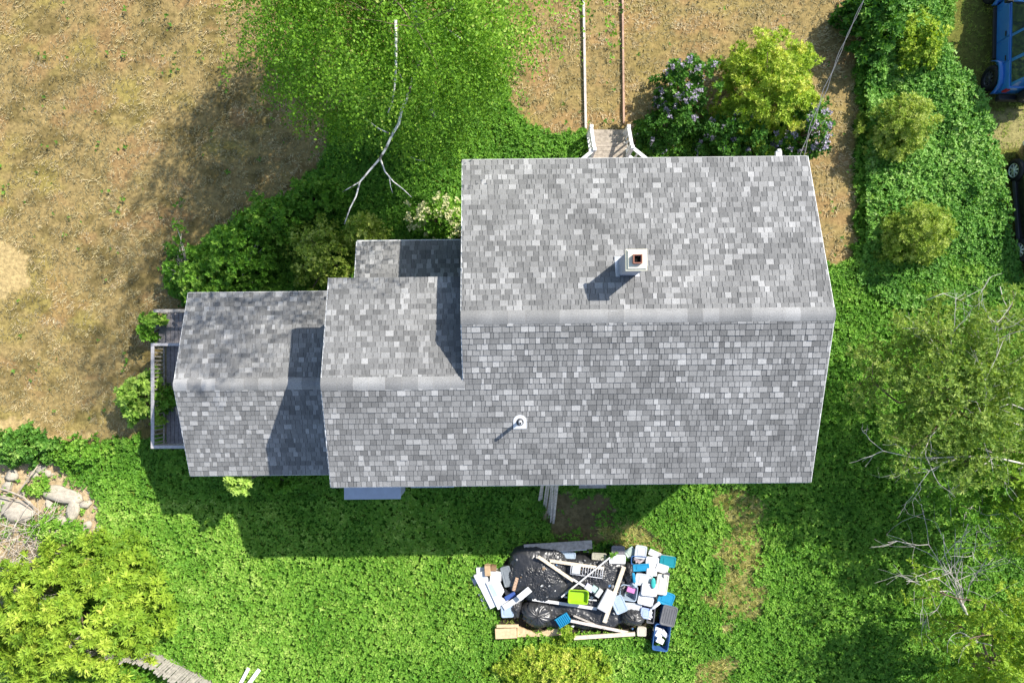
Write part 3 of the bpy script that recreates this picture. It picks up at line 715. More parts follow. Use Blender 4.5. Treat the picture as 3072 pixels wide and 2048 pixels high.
# ---------------------------------------------------------------- vehicles
def wheel(parent, c, R, wd, side, m_tyre, m_rim, spokes=7, rim_r=.62):
    """wheel with its axle along x; side = -1 when the outer face looks to -x"""
    mb = MB(); n = 28
    prof = [(-wd / 2, R * rim_r), (-wd / 2, R * .9), (-wd / 2 + .03, R * .985), (-wd / 4, R), (wd / 4, R), (wd / 2 - .03, R * .985), (wd / 2, R * .9), (wd / 2, R * rim_r)]
    vs = []; fs = []
    for i in range(n):
        t = 2 * math.pi * i / n
        for (xx, r) in prof: vs.append((xx, math.cos(t) * r, math.sin(t) * r))
    m_ = len(prof)
    for i in range(n):
        j = (i + 1) % n
        for k in range(m_ - 1): fs.append((i * m_ + k, i * m_ + k + 1, j * m_ + k + 1, j * m_ + k))
        fs.append((i * m_ + m_ - 1, i * m_, j * m_, j * m_ + m_ - 1))
    w_ = mb.add(vs, fs, True).build("wheel", m_tyre, parent); w_.location = c
    xo_ = side * wd * .42
    rm = MB(); rr = R * rim_r
    for k in range(spokes):
        t = 2 * math.pi * k / spokes; 
        rm.bar((xo_, math.cos(t) * .03, math.sin(t) * .03), (xo_ - side * .02, math.cos(t) * rr * .97, math.sin(t) * rr * .97), .055 * R / .35, .03, up=(1, 0, 0))
    rm.tube([(xo_ - side * .03, 0, 0), (xo_ + side * .015, 0, 0)], .06, 12)
    vs = []; fs = []
    for i in range(n):
        t = 2 * math.pi * i / n
        for (xx, r) in ((xo_ + side * .012, rr), (xo_ + side * .012, rr * .93), (xo_ - side * .05, rr * .9)): vs.append((xx, math.cos(t) * r, math.sin(t) * r))
    for i in range(n):
        j = (i + 1) % n
        for k in range(2): fs.append((i * 3 + k, i * 3 + k + 1, j * 3 + k + 1, j * 3 + k))
    rm.add(vs, fs, True); rm.build("rim", m_rim, w_)
    MB().tube([(xo_ - side * .06, 0, 0), (xo_ - side * .075, 0, 0)], rr * .93, 20).build("brake_disc", m_dark, w_)
    return w_
m_tyre = mat("tyre", (0.022, 0.022, 0.022), .85, spec=.2)
m_blue = mat("blue_car_paint", (0.02, 0.15, 0.46), .32, spec=.5, coat=.5, var=.04)
m_silver = mat("alloy", (0.80, 0.81, 0.83), .3, metal=.2, var=.05)
m_blackrim = mat("black_alloy", (0.06, 0.06, 0.065), .4, spec=.5)
m_plastic = mat("black_trim", (0.025, 0.025, 0.027), .6)
jp = thing("off_road_car", "bright blue boxy off-road car parked at the upper right corner", "car", (17.28, 11.05, 0), math.radians(-1.0))
hw_ = .80
MB().add([(-hw_, -2.0, .52), (hw_, -2.0, .52), (hw_, .95, .52), (-hw_, .95, .52), (-hw_ + .02, -2.02, 1.12), (hw_ - .02, -2.02, 1.12), (hw_ - .03, .98, 1.14), (-hw_ + .03, .98, 1.14)],
         [(3, 2, 1, 0), (4, 5, 6, 7), (0, 1, 5, 4), (1, 2, 6, 5), (2, 3, 7, 6), (3, 0, 4, 7)]).build("body", m_blue, jp, bevel=.03, smooth=True)
MB().add([(-.74, .96, .6), (.74, .96, .6), (.62, 2.15, .6), (-.62, 2.15, .6), (-.72, .96, 1.13), (.72, .96, 1.13), (.58, 2.12, 1.05), (-.58, 2.12, 1.05)],
         [(3, 2, 1, 0), (4, 5, 6, 7), (0, 1, 5, 4), (1, 2, 6, 5), (2, 3, 7, 6), (3, 0, 4, 7)]).build("hood", m_blue, jp, bevel=.04, smooth=True)
cab = MB().add([(-.75, -1.98, 1.12), (.75, -1.98, 1.12), (.75, .86, 1.13), (-.75, .86, 1.13), (-.64, -1.86, 1.80), (.64, -1.86, 1.80), (.62, .40, 1.80), (-.62, .40, 1.80)],
         [(3, 2, 1, 0), (4, 5, 6, 7), (0, 1, 5, 4), (1, 2, 6, 5), (2, 3, 7, 6), (3, 0, 4, 7)]).build("cabin", m_blue, jp, bevel=.03, smooth=True)
MB().box((0, -.72, 1.815), (1.22, 2.2, .04)).build("roof_panel", m_plastic, jp, bevel=.015)
def side_quad(s, y0, y1, z0, z1, off):
    def xx(z): return s * (.75 - (z - 1.12) * (.11 / .68) + off)
    return [(xx(z0), y0, z0), (xx(z0), y1, z0), (xx(z1), y1 - (.0 if y1 < .3 else (z1 - z0) * .55), z1), (xx(z1), y0, z1)]
for s in (-1, 1):
    for (y0, y1) in ((-.28, .74), (-1.08, -.38), (-1.86, -1.2)):
        q = side_quad(s, y0, y1, 1.18, 1.70, .012); q2 = side_quad(s, y0, y1, 1.18, 1.70, -.02)
        MB().add(q + q2, [(0, 1, 2, 3), (4, 7, 6, 5), (0, 4, 5, 1), (1, 5, 6, 2), (2, 6, 7, 3), (3, 7, 4, 0)]).build("window", m_glass, jp)
    for (y0, y1) in ((-.32, .78), (-1.12, -.36)):
        d_ = MB().box((s * (hw_ - .004), (y0 + y1) / 2, .84), (.03, y1 - y0 - .02, .56)).build("door", m_blue, jp, bevel=.012)
        MB().box((s * (hw_ + .025), y0 + .12, 1.0), (.03, .16, .035)).build("handle", m_plastic, d_)
        MB().box((s * (hw_ + .015), y1 - .05, .7), (.02, .05, .08)).build("hinge", m_blue, d_)
    mo = MB().box((s * .95, .72, 1.28), (.20, .10, .17)).build("mirror", m_plastic, jp, bevel=.02)
    MB().bar((s * .76, .74, 1.2), (s * .9, .73, 1.26), .04, .04).build("arm", m_plastic, mo)
    MB().box((s * (hw_ - .06), -2.03, .92), (.14, .05, .2)).build("tail_light", mat("tail_red", (.35, .02, .02), .3), jp)
    for yc in (-1.42, 1.53):
        fl_ = MB(); prev = None; vs = []; fs = []
        ang = np.linspace(math.radians(168), math.radians(12), 9)
        for t in ang:
            yy = yc + math.cos(t) * .56; zz_ = .42 + min(.50, math.sin(t) * .60)
            vs += [(s * .70, yy, zz_), (s * .93, yy, zz_ - .02), (s * .94, yy, zz_ - .09), (s * .70, yy, zz_ - .07)]
        for k in range(8):
            for j in range(4): fs.append((k * 4 + j, k * 4 + (j + 1) % 4, (k + 1) * 4 + (j + 1) % 4, (k + 1) * 4 + j))
        fl_.add(vs, fs + [(0, 1, 2, 3), (35, 34, 33, 32)], True); fl_.build("fender_flare", m_blue, jp)
        wheel(jp, (s * .83, yc, .41), .41, .26, s, m_tyre, m_blackrim, 8, .58)
    MB().box((s * .84, .05, .50), (.12, 1.7, .07)).build("side_step", m_plastic, jp, bevel=.015)
    MB().tube([(s * .45, 2.13, .9), (s * .45, 2.18, .9)], .09, 14).build("headlight", m_silver, jp)
MB().add([(-.66, .84, 1.17), (.66, .84, 1.17), (.60, .48, 1.72), (-.60, .48, 1.72)], [(0, 1, 2, 3)]).build("glass_backing", m_plastic, jp)
MB().add([(-.66, .875, 1.17), (.66, .875, 1.17), (.60, .515, 1.72), (-.60, .515, 1.72), (-.66, .86, 1.16), (.66, .86, 1.16), (.60, .50, 1.71), (-.60, .50, 1.71)], [(0, 1, 2, 3), (7, 6, 5, 4), (0, 4, 5, 1), (1, 5, 6, 2), (2, 6, 7, 3), (3, 7, 4, 0)]).build("windshield", m_glass, jp)
MB().box((0, -2.14, .58), (1.56, .18, .2)).build("bumper", m_plastic, jp, bevel=.03)
MB().box((0, 2.3, .58), (1.56, .2, .2)).build("bumper", m_plastic, jp, bevel=.03)
sp_ = wheel(jp, (0.05, -2.2, 1.0), .40, .24, -1, m_tyre, m_blackrim, 8, .58); sp_.rotation_euler = (0, 0, math.pi / 2)
MB().box((0, .05, .45), (1.3, 4.0, .16)).build("chassis", m_plastic, jp)

# dark saloon below it, mostly out of the frame
m_black = mat("black_car_paint", (0.018, 0.015, 0.016), .25, spec=.5, coat=.6, var=.1)
cr_ = thing("dark_car", "black car with silver wheels, cut by the right edge below the blue one", "car", (18.22, 5.32, 0), math.radians(4.0))
def loft(secs, m, name, parent):
    vs = []; fs = []; n = len(secs[0][1])
    for y, ring in secs: vs += [(x, y, z) for x, z in ring]
    for i in range(len(secs) - 1):
        for k in range(n): fs.append((i * n + k, i * n + (k + 1) % n, (i + 1) * n + (k + 1) % n, (i + 1) * n + k))
    fs += [tuple(range(n - 1, -1, -1)), tuple((len(secs) - 1) * n + k for k in range(n))]
    return MB().add(vs, fs, True).build(name, m, parent)
def ring(wl, wb, z0, zb, zs): return [(-wl * .9, z0), (-wl, z0 + .12), (-wb, zb), (-wb * .93, zs), (wb * .93, zs), (wb, zb), (wl, z0 + .12), (wl * .9, z0)]
loft([(-2.25, ring(.62, .66, .38, .6, .72)), (-2.12, ring(.78, .80, .26, .72, .9)), (-1.5, ring(.86, .87, .2, .8, .98)), (-.5, ring(.88, .89, .18, .82, .97)), (.6, ring(.88, .89, .18, .8, .95)), (1.2, ring(.86, .86, .2, .76, .9)), (1.9, ring(.8, .8, .22, .66, .78)), (2.25, ring(.62, .64, .34, .55, .62))], m_black, "body", cr_)
gh = loft([(-1.75, [(-.66, .95), (-.55, 1.0), (.55, 1.0), (.66, .95)]), (-1.05, [(-.74, .95), (-.56, 1.38), (.56, 1.38), (.74, .95)]), (0, [(-.76, .95), (-.58, 1.46), (.58, 1.46), (.76, .95)]), (.45, [(-.75, .94), (-.57, 1.40), (.57, 1.40), (.75, .94)]), (1.25, [(-.70, .88), (-.60, .92), (.60, .92), (.70, .88)])], m_glass, "windows", cr_)
loft([(-1.1, [(-.58, 1.385), (-.54, 1.41), (.54, 1.41), (.58, 1.385)]), (0, [(-.6, 1.465), (-.56, 1.49), (.56, 1.49), (.6, 1.465)]), (.46, [(-.58, 1.40), (-.54, 1.43), (.54, 1.43), (.58, 1.40)])], m_black, "roof_panel", cr_)
for s in (-1, 1):
    for yc in (-1.34, 1.34):
        MB().tube([(s * .70, yc, .34), (s * .905, yc, .34)], .375, 24).build("wheel_arch", m_plastic, cr_)
        wheel(cr_, (s * .83, yc, .33), .33, .21, s, m_tyre, m_silver, 8, .70)
    MB().bar((s * .885, -1.0, .27), (s * .885, 1.0, .27), .05, .12).build("sill", mat("sill_grey", (.10, .10, .105), .4), cr_)
    d_ = MB().box((s * .886, .35, .60), (.02, 1.0, .36)).build("door", m_black, cr_, bevel=.008)
    MB().box((s * .91, 0, .72), (.03, .18, .03)).build("handle", m_silver, d_)
    MB().box((s * .98, .75, .98), (.2, .1, .13)).build("mirror", m_black, cr_, bevel=.03)
    MB().box((s * .62, 2.16, .6), (.24, .14, .1)).build("headlight", m_silver, cr_, bevel=.02)
    MB().box((s * .62, -2.2, .7), (.24, .1, .1)).build("tail_light", _M["tail_red"], cr_, bevel=.02)

# ---------------------------------------------------------------- debris pile
m_bag = mat("black_plastic", (0.032, 0.032, 0.033), .36, spec=.6, var=.1)
def mound_h(x, y, c, rx, ry, h, k=2.6):
    d = (np.abs((x - c.x) / rx) ** k + np.abs((y - c.y) / ry) ** k)
    return h * np.clip(1 - d, 0, 1) ** .45
MOUNDS = [("big wrinkled black plastic sheet over the left of the rubbish pile", P(1615, 1722, .3), 1.10, .98, .62, 11),
          ("black plastic sheet with fine creases on the right of the rubbish pile", P(1785, 1735, .3), 1.22, .80, .50, 23),
          ("smooth black plastic sheet along the lower middle of the rubbish pile", P(1745, 1842, .2), 1.75, .56, .36, 37)]
def heap_z(x, y):
    return max(float(mound_h(np.array(x), np.array(y), c, rx, ry, h)) for _, c, rx, ry, h, s in MOUNDS)
for label, c, rx, ry, h, sd_ in MOUNDS:
    nx_, ny_ = int(rx * 2 / .018), int(ry * 2 / .018)
    X, Y = np.meshgrid(np.linspace(c.x - rx * 1.06, c.x + rx * 1.06, nx_), np.linspace(c.y - ry * 1.06, c.y + ry * 1.06, ny_))
    wob = (fbm(X * 1.3, Y * 1.3, sd_) - .5) * .34
    Z = mound_h(X + wob * (1 + 0 * X), Y + (fbm(X * 1.3 + 7, Y * 1.3, sd_ + 3) - .5) * .34, c, rx, ry, h)
    a = fbm(X * 1.1, Y * 1.1, sd_ + 9) * 5
    cr1 = 1 - np.abs(2 * vnoise((X * np.cos(a) + Y * np.sin(a)) * 11, (Y * np.cos(a) - X * np.sin(a)) * 3, sd_ + 1) - 1)
    cr2 = 1 - np.abs(2 * vnoise((X * np.cos(a + 1) + Y * np.sin(a + 1)) * 24, (Y * np.cos(a + 1) - X * np.sin(a + 1)) * 6, sd_ + 2) - 1)
    msk = np.clip((fbm(X * 1.6, Y * 1.6, sd_ + 12) - .38) * 5, .08, 1)
    Z = Z + (Z > .02) * ((fbm(X * 2.4, Y * 2.4, sd_ + 4) - .5) * .16 + (cr1 ** 3 * .055 + cr2 ** 3 * .022) * msk)
    keep = Z > .02
    ii = np.arange(nx_ * ny_).reshape(ny_, nx_)
    q = np.stack([ii[:-1, :-1], ii[:-1, 1:], ii[1:, 1:], ii[1:, :-1]], -1).reshape(-1, 4)
    kf = keep.reshape(-1)[q].any(1); q = q[kf]
    used, inv = np.unique(q, return_inverse=True); q = inv.reshape(-1, 4)
    co = np.stack([X.reshape(-1) - c.x, Y.reshape(-1) - c.y, np.maximum(Z.reshape(-1), .01)], -1)[used]
    me = bpy.data.meshes.new("plastic_sheet"); me.from_pydata(co.tolist(), [], q.tolist()); me.update()
    me.polygons.foreach_set("use_smooth", [True] * len(me.polygons)); me.materials.append(m_bag)
    o = link(bpy.data.objects.new("plastic_sheet", me)); o.location = (c.x, c.y, 0); tag(o, label, "plastic sheet", "black sheets over the rubbish")

def bag(u, v, rx, ry, h, label, seed, z0=0.0):
    c = P(u, v, h * .6 + z0); bm = bmesh.new(); bmesh.ops.create_uvsphere(bm, u_segments=72, v_segments=36, radius=1)
    co = np.array([q.co[:] for q in bm.verts]); th = np.arctan2(co[:, 1], co[:, 0]); ph = np.arccos(np.clip(co[:, 2], -1, 1))
    fold = 1 - np.abs(2 * vnoise(np.cos(th) * 6 + co[:, 2] * 3, np.sin(th) * 6 + co[:, 2] * 2, seed) - 1)
    big = vnoise(co[:, 0] * 1.7 + 5, co[:, 1] * 1.7 + co[:, 2], seed + 4)
    r = .86 + .28 * (big - .5) + .11 * fold ** 2 - .05 * (1 - np.abs(2 * vnoise(th * 7, ph * 2, seed + 9) - 1)) ** 2
    for q, k in zip(bm.verts, r): q.co *= k
    for q in bm.verts: q.co = (q.co.x * rx, q.co.y * ry, max(0, q.co.z * .62 + .42) * h)
    me = bpy.data.meshes.new("rubbish_bag"); bm.to_mesh(me); bm.free(); me.polygons.foreach_set("use_smooth", [True] * len(me.polygons)); me.materials.append(m_bag)
    o = link(bpy.data.objects.new("rubbish_bag", me)); o.location = (c.x, c.y, z0); return tag(o, label, "rubbish bag", "black rubbish bags")
bag(1612, 1842, .62, .50, .60, "large slumped black rubbish bag above the tan plywood", 3)
bag(1899, 1852, .46, .34, .62, "round knotted black rubbish bag beside the plastic tubs", 8)
bag(1886, 1718, .22, .40, .55, "narrow black rubbish bag left of the white tubs", 14)
bag(1540, 1725, .24, .44, .45, "dark grey-black rubbish bag beside the white foam slabs", 19)
bag(1545, 1822, .26, .40, .42, "small black rubbish bag beside the grey-blue bin", 25)

def lay(u0, v0, u1, v1, wpx, label, m, name="board", cat="board", ht=.03, z=None, group="boards on the rubbish pile", lift=0.0):
    """a stick or board laid over the heap, clear of what is under it"""
    za = .3; a_, b_ = P(u0, v0, za), P(u1, v1, za)
    if z is None:
        z0, z1 = heap_z(a_.x, a_.y) + .03, heap_z(b_.x, b_.y) + .03
        for _ in range(40):
            bad = 0
            for k in range(11):
                t = k / 10; p = a_.lerp(b_, t)
                if z0 + (z1 - z0) * t < heap_z(p.x, p.y) + .035: bad += (1 - t) - t; z0 += .006 * (1 - t); z1 += .006 * t
        z0 += lift; z1 += lift
    else: z0, z1 = z
    a_, b_ = P(u0, v0, z0), P(u1, v1, z1)
    return board_thing(name, label, cat, a_, b_, PX(wpx, .4), ht, m, group)
m_whitew = mat("white_trim_wood", (.60, .59, .57), .6, var=.08)
lay(1614, 1668, 1720, 1741, 9, "pale slanting lath across the big black sheet", m_lath, lift=.06)
lay(1650, 1681, 1812, 1704, 9, "pale lath lying above the wire rack", m_lath, lift=.05)
lay(1684, 1790, 1830, 1671, 4.5, "thin white rod crossing the pile diagonally", m_whitew, "rod", "rod", .015, lift=.12)
lay(1872, 1699, 1813, 1866, 12, "light wooden board standing out between black sheets and tubs", m_lath, lift=.05)
lay(1597, 1796, 1790, 1825, 9, "long white board under the lime tub", m_whitew, lift=.03)
lay(1690, 1789, 1790, 1800, 4, "thin white strip above the long white board", m_whitew, "strip", "strip", .015, lift=.04)
lay(1718, 1736, 1800, 1786, 6, "grey thin slat running down to the silver tray", m_whitew, "slat", "slat", lift=.03)
lay(1712, 1861, 1884, 1896, 8, "long greyed pole along the pile's lower edge", m_pale_edge, "pole", "pole", lift=.05)
lay(1720, 1845, 1815, 1885, 5, "thin greyed slat beside the long pole", m_grey_wood, "slat", "slat", lift=.03)
lay(1572, 1645, 1776, 1632, 26, "wide weathered plank along the top of the pile", m_grey_wood, ht=.04, z=(.34, .34), )
lay(1578, 1656, 1760, 1645, 8, "white-edged strip under the weathered plank", m_whitew, z=(.30, .30))
lay(1722, 1912, 1905, 1900, 11, "pale rail along the bottom edge of the pile", m_lath, z=(.22, .26), ht=.06)
lay(1490, 1877, 1556, 1876, 9, "narrow tan batten on the plywood's upper edge", m_ply, z=(.34, .34))
lay(1486, 1896, 1550, 1893, 30, "clean tan plywood sheet at the lower left of the pile", m_ply, "plywood_sheet", "plywood", .28, z=(.17, .17))
pl = MB(); poly = [(1552, 1878), (1610, 1900), (1652, 1886), (1690, 1878), (1712, 1898), (1668, 1906), (1552, 1910)]
qs = [P(u, v, .2) for u, v in poly]; c0 = qs[0]
tp_ = pl.prism([(q.x - c0.x, q.y - c0.y) for q in qs], .10, .20).build("plywood_sheet", mat("torn_plywood", (.58, .42, .24), .85, var=.25, scale=8))
tp_.location = (c0.x, c0.y, 0); tag(tp_, "torn tan plywood sheet below the slumped black bag", "plywood")
lay(1560, 1903, 1700, 1900, 5, "dark old lath under the torn plywood", m_redwood, z=(.07, .07))

def slab(u, v, wpx, hpx, deg, z0, z1, m, name, label, cat, bevel=.006, group=None):
    c = P(u, v, z1); o = MB().box((0, 0, (z1 - z0) / 2), (PX(wpx, z1), PX(hpx, z1), z1 - z0)).build(name, m, None, bevel=bevel)
    o.location = (c.x, c.y, z0); o.rotation_euler = (0, 0, math.radians(deg)); return tag(o, label, cat, group)
m_foam = mat("white_foam", (.66, .66, .655), .7, var=.05)
m_foamb = mat("bluish_foam", (.46, .46, .56), .7, var=.05)
m_card = mat("cardboard", (.48, .33, .19), .9, var=.15)
G_ = "white foam slabs"
slab(1446, 1775, 112, 26, -66, 0, .16, m_foamb, "foam_slab", "lowest white foam slab at the pile's far left edge", "foam slab", group=G_)
slab(1462, 1768, 112, 36, -63, .16, .30, m_foam, "foam_slab", "long tilted-looking white foam slab, leftmost on top", "foam slab", group=G_)
slab(1494, 1780, 88, 40, -66, .05, .36, m_foam, "foam_slab", "wide white foam slab right of the long one", "foam slab", group=G_)
slab(1487, 1728, 34, 28, -2, 0, .38, m_foam, "foam_slab", "small white foam block under the cardboard scrap", "foam slab", group=G_)
slab(1442, 1712, 26, 20, 4, .0, .22, m_foam, "foam_slab", "little white foam piece at the pile's upper left corner", "foam slab", group=G_)
slab(1463, 1712, 18, 30, 3, .0, .42, m_card, "cardboard_piece", "tan cardboard scrap on top of the foam pieces", "cardboard")
slab(1481, 1705, 16, 15, -5, .0, .40, mat("brown_card", (.25, .15, .08), .9), "cardboard_piece", "dark brown crumpled cardboard scrap above the foam", "cardboard")
slab(1479, 1770, 40, 12, -65, .362, .37, mat("pale_glass", (.42, .52, .50), .2, spec=.5), "glass_pane", "greenish glass pane lying on the white foam", "glass pane", 0)
lay(1510, 1822, 1566, 1788, 17, "white flat strip pointing at the big black sheet", m_whitew, "foam_strip", "foam", .02, z=(.42, .5), group=None)
lay(1556, 1794, 1590, 1766, 19, "short bright white panel on the big black sheet", m_foam, "foam_strip", "foam", .02, z=(.66, .70), group=None)
slab(1531, 1788, 34, 14, 28, .3, .40, mat("blue_book", (.05, .10, .32), .5), "book", "dark blue book-like box beside the white strip", "box")
slab(1517, 1783, 18, 26, -30, .2, .36, m_dark, "dark_box", "little dark box behind the blue book", "box")
slab(1546, 1752, 10, 40, -16, .42, .56, mat("printed_card", (.45, .30, .20), .8, var=.5, scale=30), "printed_carton", "narrow brown printed carton on the black sheet", "carton")

# plastic tubs
def tub(u, v, wpx, dpx, h, deg, body, lid=None, label="", z0=0.0, fill=None, group="plastic storage tubs", rim=None, ribs=0, cat="tub"):
    zt = z0 + h; c = P(u, v, zt); w_, d_ = PX(wpx, zt), PX(dpx, zt)
    t = thing("storage_tub", label, cat, (c.x, c.y, z0), math.radians(deg), group)
    def rr(w, d, r, z, n=4):
        out = []
        for cx, cy, a0 in ((w / 2 - r, d / 2 - r, 0), (-w / 2 + r, d / 2 - r, 90), (-w / 2 + r, -d / 2 + r, 180), (w / 2 - r, -d / 2 + r, 270)):
            for k in range(n):
                a = math.radians(a0 + 90 * k / (n - 1)); out.append((cx + r * math.cos(a), cy + r * math.sin(a), z))
        return out
    r = min(w_, d_) * .16; n = 16; tp = .86
    rings = [rr(w_ * tp, d_ * tp, r, 0.005), rr(w_, d_, r, h - .03), rr(w_ + .03, d_ + .03, r, h - .03), rr(w_ + .03, d_ + .03, r, h), rr(w_ - .02, d_ - .02, r, h), rr(w_ * tp - .02, d_ * tp - .02, r, .02)]
    vs = sum(rings, []); fs = [tuple(range(n - 1, -1, -1))]
    for k in range(5):
        for i in range(n): fs.append((k * n + i, k * n + (i + 1) % n, (k + 1) * n + (i + 1) % n, (k + 1) * n + i))
    fs.append(tuple(5 * n + i for i in range(n)))
    MB().add(vs, fs).build("body", body, t)
    for s in (-1, 1):
        MB().box((s * (w_ / 2 + .022), 0, h - .05), (.02, d_ * .35, .03)).build("handle", rim or lid or body, t)
    if lid:
        rings = [rr(w_ + .035, d_ + .035, r, h + .002), rr(w_ + .035, d_ + .035, r, h + .028), rr(w_ - .03, d_ - .03, r, h + .030), rr(w_ - .06, d_ - .06, r, h + .018)]
        vs = sum(rings, []); fs = [tuple(range(n - 1, -1, -1))]
        for k in range(3):
            for i in range(n): fs.append((k * n + i, k * n + (i + 1) % n, (k + 1) * n + (i + 1) % n, (k + 1) * n + i))
        fs.append(tuple(3 * n + i for i in range(n)))
        lo = MB().add(vs, fs).build("lid", lid, t)
        for k in range(ribs):
            xx = -w_ * .35 + w_ * .7 * k / max(1, ribs - 1)
            MB().box((xx, 0, h + .022), (.018, d_ * .74, .012)).build("rib", lid, lo)
        if not ribs: MB().box((0, 0, h + .022), (w_ * .6, d_ * .6, .012)).build("panel", lid, lo)
    if fill:
        k = MB()
        for _ in range(7):
            k.box((random.uniform(-.26, .26) * w_, random.uniform(-.26, .26) * d_, h * random.uniform(.45, .8)), (w_ * random.uniform(.2, .4), d_ * random.uniform(.2, .4), h * .3), rz=random.uniform(0, 3))
        k.build("contents", fill, t)
    return t
m_clear = mat("milky_plastic", (.50, .52, .52), .35, spec=.4, var=.05)
m_frost = mat("frosted_blue_plastic", (.36, .44, .52), .35, spec=.4, var=.06)
m_wlid = mat("white_lid", (.58, .58, .58), .4, var=.04)
m_glid = mat("grey_lid", (.13, .13, .135), .45, var=.1)
m_glid2 = mat("grey_lid_pale", (.20, .19, .20), .5, var=.1)
m_teal = mat("teal_lid", (.015, .22, .26), .4, var=.1)
m_cyan = mat("cyan_lid", (.02, .24, .42), .4, var=.08)
m_bluet = mat("blue_tub", (.04, .11, .28), .4, var=.1)
m_skyt = mat("sky_blue_tub", (.10, .42, .68), .4, var=.1)
m_lime = mat("lime_tub", (.30, .50, .02), .4, var=.04)
m_gbin = mat("grey_blue_bin", (.34, .42, .50), .45, var=.06)
m_mix = mat("mixed_contents", (.36, .30, .30), .7, var=.7, scale=18)
m_wmix = mat("white_contents", (.80, .80, .80), .6, var=.1, scale=9)
tub(1735, 1790, 58, 40, .16, -4, m_lime, None, "open lime-green plastic tub on top of the rubbish pile", z0=.62, rim=m_lime)
tub(1522, 1832, 34, 34, .36, 3, m_gbin, m_gbin, "grey-blue bin below the white foam slabs")
tub(1521, 1728, 26, 58, .36, 14, mat("mid_grey_bin", (.17, .19, .20), .45), mat("mid_grey_lid", (.20, .22, .23), .45), "mid-grey bin between foam slabs and the big black sheet")
tub(1854, 1651, 36, 26, .34, -2, m_glid2, m_glid2, "grey ribbed-lid tub at the upper edge of the tubs", ribs=6)
tub(1852, 1676, 46, 24, .40, -2, m_frost, m_wlid, "white-lidded pale blue tub just below the grey ribbed one")
tub(1891, 1656, 28, 24, .18, 32, m_clear, mat("greenish_lid", (.42, .50, .44), .4), "turned pale green-lidded tub in the grass")
tub(1922, 1655, 32, 36, .30, -8, m_clear, m_clear, "milky tub with clear lid right of the green-lidded one")
tub(1964, 1660, 34, 15, .22, -24, m_clear, m_wlid, "slim tilted white tub behind the milky ones")
tub(1956, 1688, 36, 34, .34, -6, m_clear, m_wlid, "white tub below the slim tilted one")
tub(2003, 1683, 44, 30, .34, -8, m_clear, m_teal, "clear tub with teal lid at the upper right of the pile")
tub(1920, 1682, 50, 26, .34, -4, m_bluet, None, "open tub of mixed clothes above the cyan lid", fill=m_mix)
tub(1923, 1701, 46, 18, .38, 4, m_glid, m_cyan, "dark tub with cyan lid among the white tubs")
tub(1986, 1704, 34, 22, .36, -18, m_clear, m_wlid, "turned white-lidded tub below the teal one")
tub(1955, 1715, 28, 20, .40, -2, m_wlid, m_wlid, "small plain white tub in the middle of the tubs")
tub(1931, 1738, 48, 32, .44, -6, m_frost, m_clear, "pale blue milky tub at the heart of the tubs")
tub(1986, 1752, 32, 58, .42, -8, mat("cream_plastic", (.52, .50, .44), .4), mat("cream_lid", (.56, .54, .47), .4), "tall cream tub at the right of the tubs")
tub(1948, 1768, 44, 34, .50, -6, m_clear, m_wlid, "large white-lidded tub in front of the cream one")
tub(1886, 1778, 50, 44, .40, -10, m_frost, None, "open pale blue tub holding the pink box")
tub(1938, 1795, 44, 36, .42, -14, m_clear, m_wlid, "wide white tub below the large white-lidded one")
tub(1897, 1822, 52, 26, .34, -4, m_frost, m_clear, "clear grey tub above the round black bag")
tub(1857, 1812, 34, 50, .42, 24, m_frost, m_frost, "slanting pale blue tub left of the round black bag")
tub(1998, 1794, 44, 36, .30, -20, m_skyt, m_cyan, "bright sky-blue tub at the right edge of the pile")
tub(2006, 1846, 42, 58, .42, -13, m_bluet, m_glid, "blue tub with dark grey ribbed lid at the right edge", ribs=5)
tub(1985, 1912, 46, 78, .42, -8, m_bluet, None, "deep blue open tub filled with white things, lowest in the pile", fill=m_wmix, rim=m_bluet)
tub(1953, 1845, 20, 46, .36, -6, m_glid, None, "narrow dark tub holding a white packet", fill=m_wmix)
tub(1925, 1893, 24, 24, .24, -2, mat("tan_box", (.50, .46, .36), .7), mat("tan_box_lid", (.55, .50, .40), .7), "small tan box under the round black bag")
tub(1935, 1838, 24, 28, .40, -10, mat("violet_blue_plastic", (.30, .36, .62), .5), mat("violet_blue_lid", (.36, .44, .70), .5), "small violet-blue tub beside the round black bag")
tub(1690, 1664, 70, 16, .24, -3, m_gbin, m_frost, "pale grey-blue tub half under the weathered plank")
tub(1642, 1668, 36, 16, .26, -3, m_bluet, m_frost, "blue-trimmed tub under the weathered plank's middle")
tub(1797, 1668, 40, 18, .30, -4, mat("khaki_plastic", (.32, .31, .22), .5), mat("khaki_lid", (.38, .36, .27), .5), "khaki tub right of the weathered plank")
slab(1893, 1770, 24, 14, -18, .3, .47, mat("pink_box", (.55, .20, .42), .5), "pink_box", "pink box standing in the open pale blue tub", "box")
slab(1821, 1803, 34, 66, -28, .5, .62, mat("silver_tray", (.50, .50, .51), .4, spec=.5), "silver_tray", "silvery white tray on the pile right of the lime tub", "tray", .02)
slab(1797, 1779, 14, 26, -35, .5, .66, m_clear, "jar_case", "small grey case on the silvery tray's corner", "case")
slab(1768, 1763, 26, 18, -35, .5, .60, mat("lilac_packet", (.55, .54, .66), .6), "packet", "lilac-grey packet above the lime tub", "packet")
slab(1783, 1766, 16, 16, -35, .5, .61, mat("mint_packet", (.42, .62, .56), .6), "packet", "mint-green packet above the lime tub", "packet")
